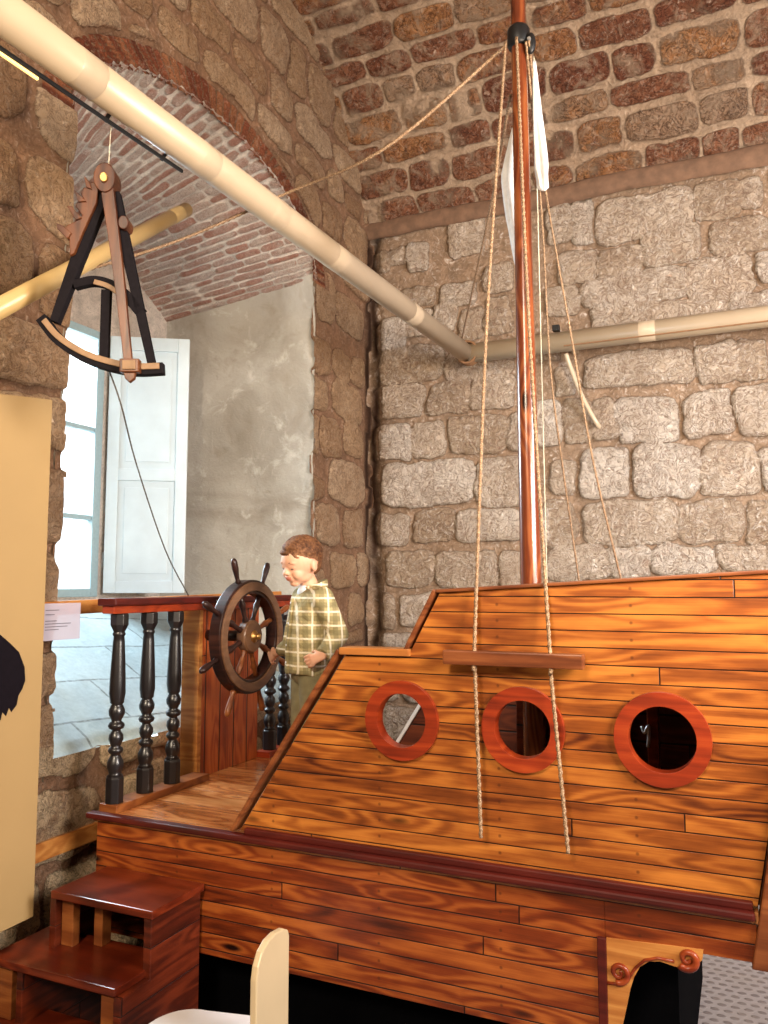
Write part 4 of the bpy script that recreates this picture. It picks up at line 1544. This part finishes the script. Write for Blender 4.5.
# legs
for s in (-1, 1):
    mb.capsule(bp(0, .048 * s, .45), .055, bp(.012, .060 * s, .25), .038, 16)
    mb.capsule(bp(.012, .060 * s, .25), .036, bp(-.012, .062 * s, .06), .024, 16)
    mb.capsule(bp(-.022, .062 * s, .028), .024, bp(.085, .070 * s, .020), .018, 14)
# arms
HLs = bp(-.004, .108, .738)
HLe = bp(-.060, .146, .600)
HLw = bp(.006, .168, .535)
HRs = bp(.004, -.108, .738)
WH = Vector((-1.888, 2.962, 1.176))       # where the right hand holds the rim
HRe = Vector((-1.690, 2.835, 1.255))
HRw = Vector((-1.758, 2.880, 1.237))
HRh = Vector((-1.806, 2.908, 1.220))
mb.capsule(HLs, .036, HLe, .026, 16)
mb.capsule(HLe, .026, HLw, .018, 16)
mb.capsule(HRs, .036, HRe, .026, 16)
mb.capsule(HRe, .026, HRh, .0165, 16)


def hand(mb, wrist, palm_dir, side_dir, curl_dir, curl, s=1.0, thumb=1):
    """palm and five bent fingers; side_dir points from little finger to index"""
    pd_ = palm_dir.normalized()
    sd = (side_dir - pd_ * side_dir.dot(pd_)).normalized()
    cd = (curl_dir - pd_ * curl_dir.dot(pd_))
    cd = (cd - sd * cd.dot(sd)).normalized()
    L = .045 * s
    for k, q in enumerate((-.6, -.2, .2, .6)):
        a = wrist + sd * (.010 * q)
        b = wrist + pd_ * L + sd * (.021 * q * s)
        mb.capsule(a, .012, b, .0078 * s, 10)
    for k, (q, ln) in enumerate(((-.75, .030), (-.25, .038), (.25, .041), (.75, .037))):
        base = wrist + pd_ * (L * .98) + sd * (.0195 * q * s * 1.4)
        a0 = curl * .45
        d1 = pd_ * cos(a0) + cd * sin(a0)
        d2 = pd_ * cos(a0 + curl * .75) + cd * sin(a0 + curl * .75)
        d3 = pd_ * cos(a0 + curl * 1.4) + cd * sin(a0 + curl * 1.4)
        p1 = base + d1 * ln * .45 * s
        p2 = p1 + d2 * ln * .32 * s
        p3 = p2 + d3 * ln * .23 * s
        mb.capsule(base, .0054 * s, p1, .0052 * s, 10)
        mb.capsule(p1, .0052 * s, p2, .0048 * s, 10)
        mb.capsule(p2, .0051 * s, p3, .0045 * s, 10)
    tb = wrist + pd_ * .012 * s + sd * .013 * s * thumb
    t1 = tb + (pd_ * .55 + sd * .62 * thumb + cd * .45).normalized() * .021 * s
    t2 = t1 + (pd_ * .75 + sd * .10 * thumb + cd * .65).normalized() * .017 * s
    mb.capsule(tb, .0085 * s, t1, .0066 * s, 10)
    mb.capsule(t1, .0066 * s, t2, .0052 * s, 10)


hand(mb, HLw + (HLw - HLe).normalized() * .010, tf * .75 + tl * -.45 + Vector((0, 0, -.35)), tf * .2 + tl * -.2 + Vector((0, 0, .9)), -tl, .55)
pdr = (WH - HRh).normalized()
hand(mb, HRh + pdr * .004, pdr, Vector((.2, -.25, .9)), Vector((-.2, .6, -.4)), .95, 1.12)

lipc = hp(.080, 0, -.0515)
inv = HM.inverted()


def face_col(c):
    q = (inv @ (Vector(c) - HC)) / .93
    if q.x > .0745 and abs(q.y) < .0175 and -.0600 < q.z < -.0445 and q.x < .1:
        return 1
    return 0


body = skin_of(mb, 'person', .0034, 4, [M['skin'], M['lip']], None, face_col, .45)
boy = body
boy.location = (0, 0, 0)
for v in boy.data.vertices:
    v.co -= BO
boy.location = BO
tag(boy, 'young boy in a plaid shirt and olive trousers, one hand on the wheel', 'person')

# clothes, each a loose continuous shell over the body
mb = MB()
Rz = Matrix.Rotation(TA, 3, 'Z')
mb.capsule(bp(0, -.072, .738), .047, bp(0, .072, .738), .047, 20)
mb.ellipsoid(bp(.004, 0, .66), (.083, .113, .125), 24, 16, Rz)
mb.ellipsoid(bp(.010, 0, .55), (.092, .112, .125), 24, 16, Rz)
n = 28
prs = []
for (z, rx, ry) in ((.448, .092, .116), (.462, .096, .119), (.50, .095, .118), (.56, .090, .113), (.62, .084, .110), (.70, .074, .108)):
    prs.append([bp(.006 + rx * cos(2 * pi * k / n) * (1 + .03 * sin(5 * 2 * pi * k / n + z * 9)), ry * sin(2 * pi * k / n) * (1 + .03 * cos(4 * 2 * pi * k / n + z * 6)), z + .006 * sin(3 * 2 * pi * k / n)) for k in range(n)])
vs = [v for r_ in prs for v in r_]
fs = [(i * n + k, i * n + (k + 1) % n, (i + 1) * n + (k + 1) % n, (i + 1) * n + k) for i in range(len(prs) - 1) for k in range(n)]
fs += [tuple(range(n))[::-1], tuple((len(prs) - 1) * n + k for k in range(n))]
mb.add(vs, fs)


def sleeve(a, b, c, r0, r1, r2):
    mb.capsule(a, r0, b, r1, 18)
    mb.tube([b, b.lerp(c, .3), b.lerp(c, .62), b.lerp(c, .9), c], [r1, r1 * .96, r1 * .93, r2, r2 * 1.05], 18)
    d = (b - a).normalized()
    for t in (.35, .62, .88):
        q = a.lerp(b, t)
        rr_ = r0 + (r1 - r0) * t
        mb.ellipsoid(q, (rr_ * 1.06, rr_ * 1.06, .012), 14, 8)


sleeve(HLs, HLe, HLw.lerp(HLe, .02), .046, .039, .030)
sleeve(HRs, HRe, HRw, .046, .036, .024)
# collar stand
mb.tube([bp(-.012 + .0, .0, .770), bp(-.008, 0, .790)], [.050, .044], 20)
shirt = skin_of(mb, 'shirt', .0048, 5, [M['plaid']], boy, None, .5)
# placket, buttons, cuffs, collar
mb = MB()
pts = [bp(.088, .004, .735), bp(.094, .004, .68), bp(.102, .004, .60), bp(.109, .004, .53), bp(.105, .004, .47), bp(.102, .004, .452)]
vs = []
for p in pts:
    for a_, b_ in ((-.009, 0), (.009, 0), (.009, -.012), (-.009, -.012)):
        vs.append(p + tl * a_ + tf * (b_ - .001))
mb.add(vs, [(i * 4 + k, i * 4 + (k + 1) % 4, (i + 1) * 4 + (k + 1) % 4, (i + 1) * 4 + k) for i in range(5) for k in range(4)] + [(3, 2, 1, 0), (20, 21, 22, 23)])
mb.build('placket', M['plaid'], shirt, bevel=.001)
for t in (.3, 1.5, 2.6, 3.6):
    p = pts[int(t)].lerp(pts[int(t) + 1], t - int(t)) + tl * .0
    MB().lathe([(.004, -.001), (.0045, .001), (.003, .002)], p, tf, 12).build('button', M['chair_white'], shirt)
# open neckline showing the shirt beneath
o = MB().ellipsoid(bp(.030, 0, .757), (.030, .034, .032), 16, 12, Rz).build('neckline', M['undershirt'], shirt, smooth=True)
# stand collar
cp = [bp(-.010 + .052 * cos(a), .050 * sin(a), .782 - .016 * cos(a)) for a in [radians(28 + 304 * k / 26) for k in range(27)]]
vs = []
for p in cp:
    o_ = (p - bp(-.010, 0, p.z - BO.z)).normalized()
    vs += [p - o_ * .002 + Vector((0, 0, -.016)), p + o_ * .003 + Vector((0, 0, -.016)), p + o_ * .001 + Vector((0, 0, .012)), p - o_ * .003 + Vector((0, 0, .012))]
m_ = len(cp)
MB().add(vs, [(i * 4 + k, i * 4 + (k + 1) % 4, (i + 1) * 4 + (k + 1) % 4, (i + 1) * 4 + k) for i in range(m_ - 1) for k in range(4)] + [(3, 2, 1, 0), tuple((m_ - 1) * 4 + k for k in range(4))]).build('collar', M['plaid'], shirt, smooth=True, bevel=.001)
for a_, b_, r_ in ((HLe, HLw, .031), (HRe, HRw, .025)):
    d = (b_ - a_).normalized()
    MB().tube([b_ - d * .018, b_ - d * .016, b_ + d * .004, b_ + d * .006], [r_, r_ + .002, r_ + .001, r_ - .002], 20).build('cuff', M['plaid'], shirt, smooth=True)
MB().box(0, .001, 0, .001, 0, .001)

mb = MB()
mb.ellipsoid(bp(0, 0, .465), (.082, .100, .075), 20, 14, Rz)
for s in (-1, 1):
    mb.capsule(bp(0, .050 * s, .44), .066, bp(.014, .060 * s, .25), .050, 20)
    mb.tube([bp(.014, .060 * s, .26), bp(.004, .062 * s, .16), bp(-.008, .063 * s, .075), bp(-.010, .063 * s, .055)], [.050, .046, .043, .042], 20)
    for z in (.10, .135, .24, .28):
        mb.ellipsoid(bp(0 if z < .2 else .014, .061 * s, z), (.049, .048, .010), 16, 8, Rz)
skin_of(mb, 'trousers', .0052, 5, [M['trousers']], boy, None, .5)
for s in (-1, 1):
    mb = MB()
    mb.capsule(bp(-.026, .064 * s, .034), .033, bp(.090, .071 * s, .028), .026, 18)
    mb.capsule(bp(-.012, .062 * s, .045), .034, bp(.02, .064 * s, .050), .028, 16)
    mb.ellipsoid(bp(.030, .067 * s, .012), (.085, .036, .012), 18, 8, Rz)
    skin_of(mb, 'shoe', .0045, 3, [M['shoe']], boy)

# hair: a cap of short combed locks, fuller on top, swept across the forehead
rs = random.Random(11)
mb = MB()
mb.ellipsoid(hp(-.019, 0, .030), (.086, .0700, .0755), 30, 20, rotm)
mb.ellipsoid(hp(.026, .004, .076), (.042, .048, .026), 20, 12, rotm)
mb.ellipsoid(hp(.056, -.012, .056), (.020, .034, .015), 16, 10, rotm)
mb.ellipsoid(hp(-.050, 0, -.010), (.048, .060, .058), 20, 14, rotm)


def onhead(th, ph, k=1.0):
    """th from crown down, ph around (0 = face)"""
    c = Vector((-.020, 0, .028))
    return c + Vector((.087 * k * sin(th) * cos(ph), .0735 * k * sin(th) * sin(ph), .078 * k * cos(th)))


for i in range(300):
    ph = rs.uniform(-pi, pi)
    front = abs(ph) < 1.15
    tmax = 1.30 if front else (1.50 if abs(ph) < 1.75 else 2.0)
    if front and i % 3 == 0:
        tmax += rs.uniform(0, .24)
    t0 = rs.uniform(.05, tmax - .22)
    ln_ = rs.uniform(.30, .5)
    sweep = rs.uniform(.15, .45) * (1 if front or t0 < .7 else .25)
    pts = []
    for k in range(5):
        q = k / 4
        th = min(tmax, t0 + ln_ * q)
        pp = onhead(th, ph + sweep * q, 1.012 + .022 * sin(pi * q) + rs.uniform(0, .012))
        pts.append(hp(*pp))
    r0 = rs.uniform(.0040, .0064) * (1.35 if front and t0 < .8 else 1)
    mb.tube(pts, [r0 * .7, r0, r0, r0 * .8, r0 * .25], 7)
skin_of(mb, 'hair', .0026, 1, [M['hair']], boy, None, .4)

# eyes looking down at the wheel: lids, lashes and brows
for s in (-1, 1):
    pts = [hp(.0735 - .006 * abs(k - 2) ** 1.4 / 2.2, (.0165 + .0052 * k) * s, -.0095 - .0020 * (1 - ((k - 2) / 2) ** 2)) for k in range(5)]
    MB().tube(spline(pts, 4), [.0006 + .0016 * sin(pi * (i + 1) / 18) for i in range(17)], 8).build('eyelashes', M['eye'], boy, smooth=True)
    pts = [hp(.0775 - .0045 * abs(k - 1) ** 1.6 / 2, (.013 + .0072 * k) * s, .0135 + .0030 * sin(pi * k / 4)) for k in range(5)]
    MB().tube(spline(pts, 4), [.0008 + .0014 * sin(pi * (i + 1) / 18) for i in range(17)], 8).build('eyebrow', M['brow'], boy, smooth=True)
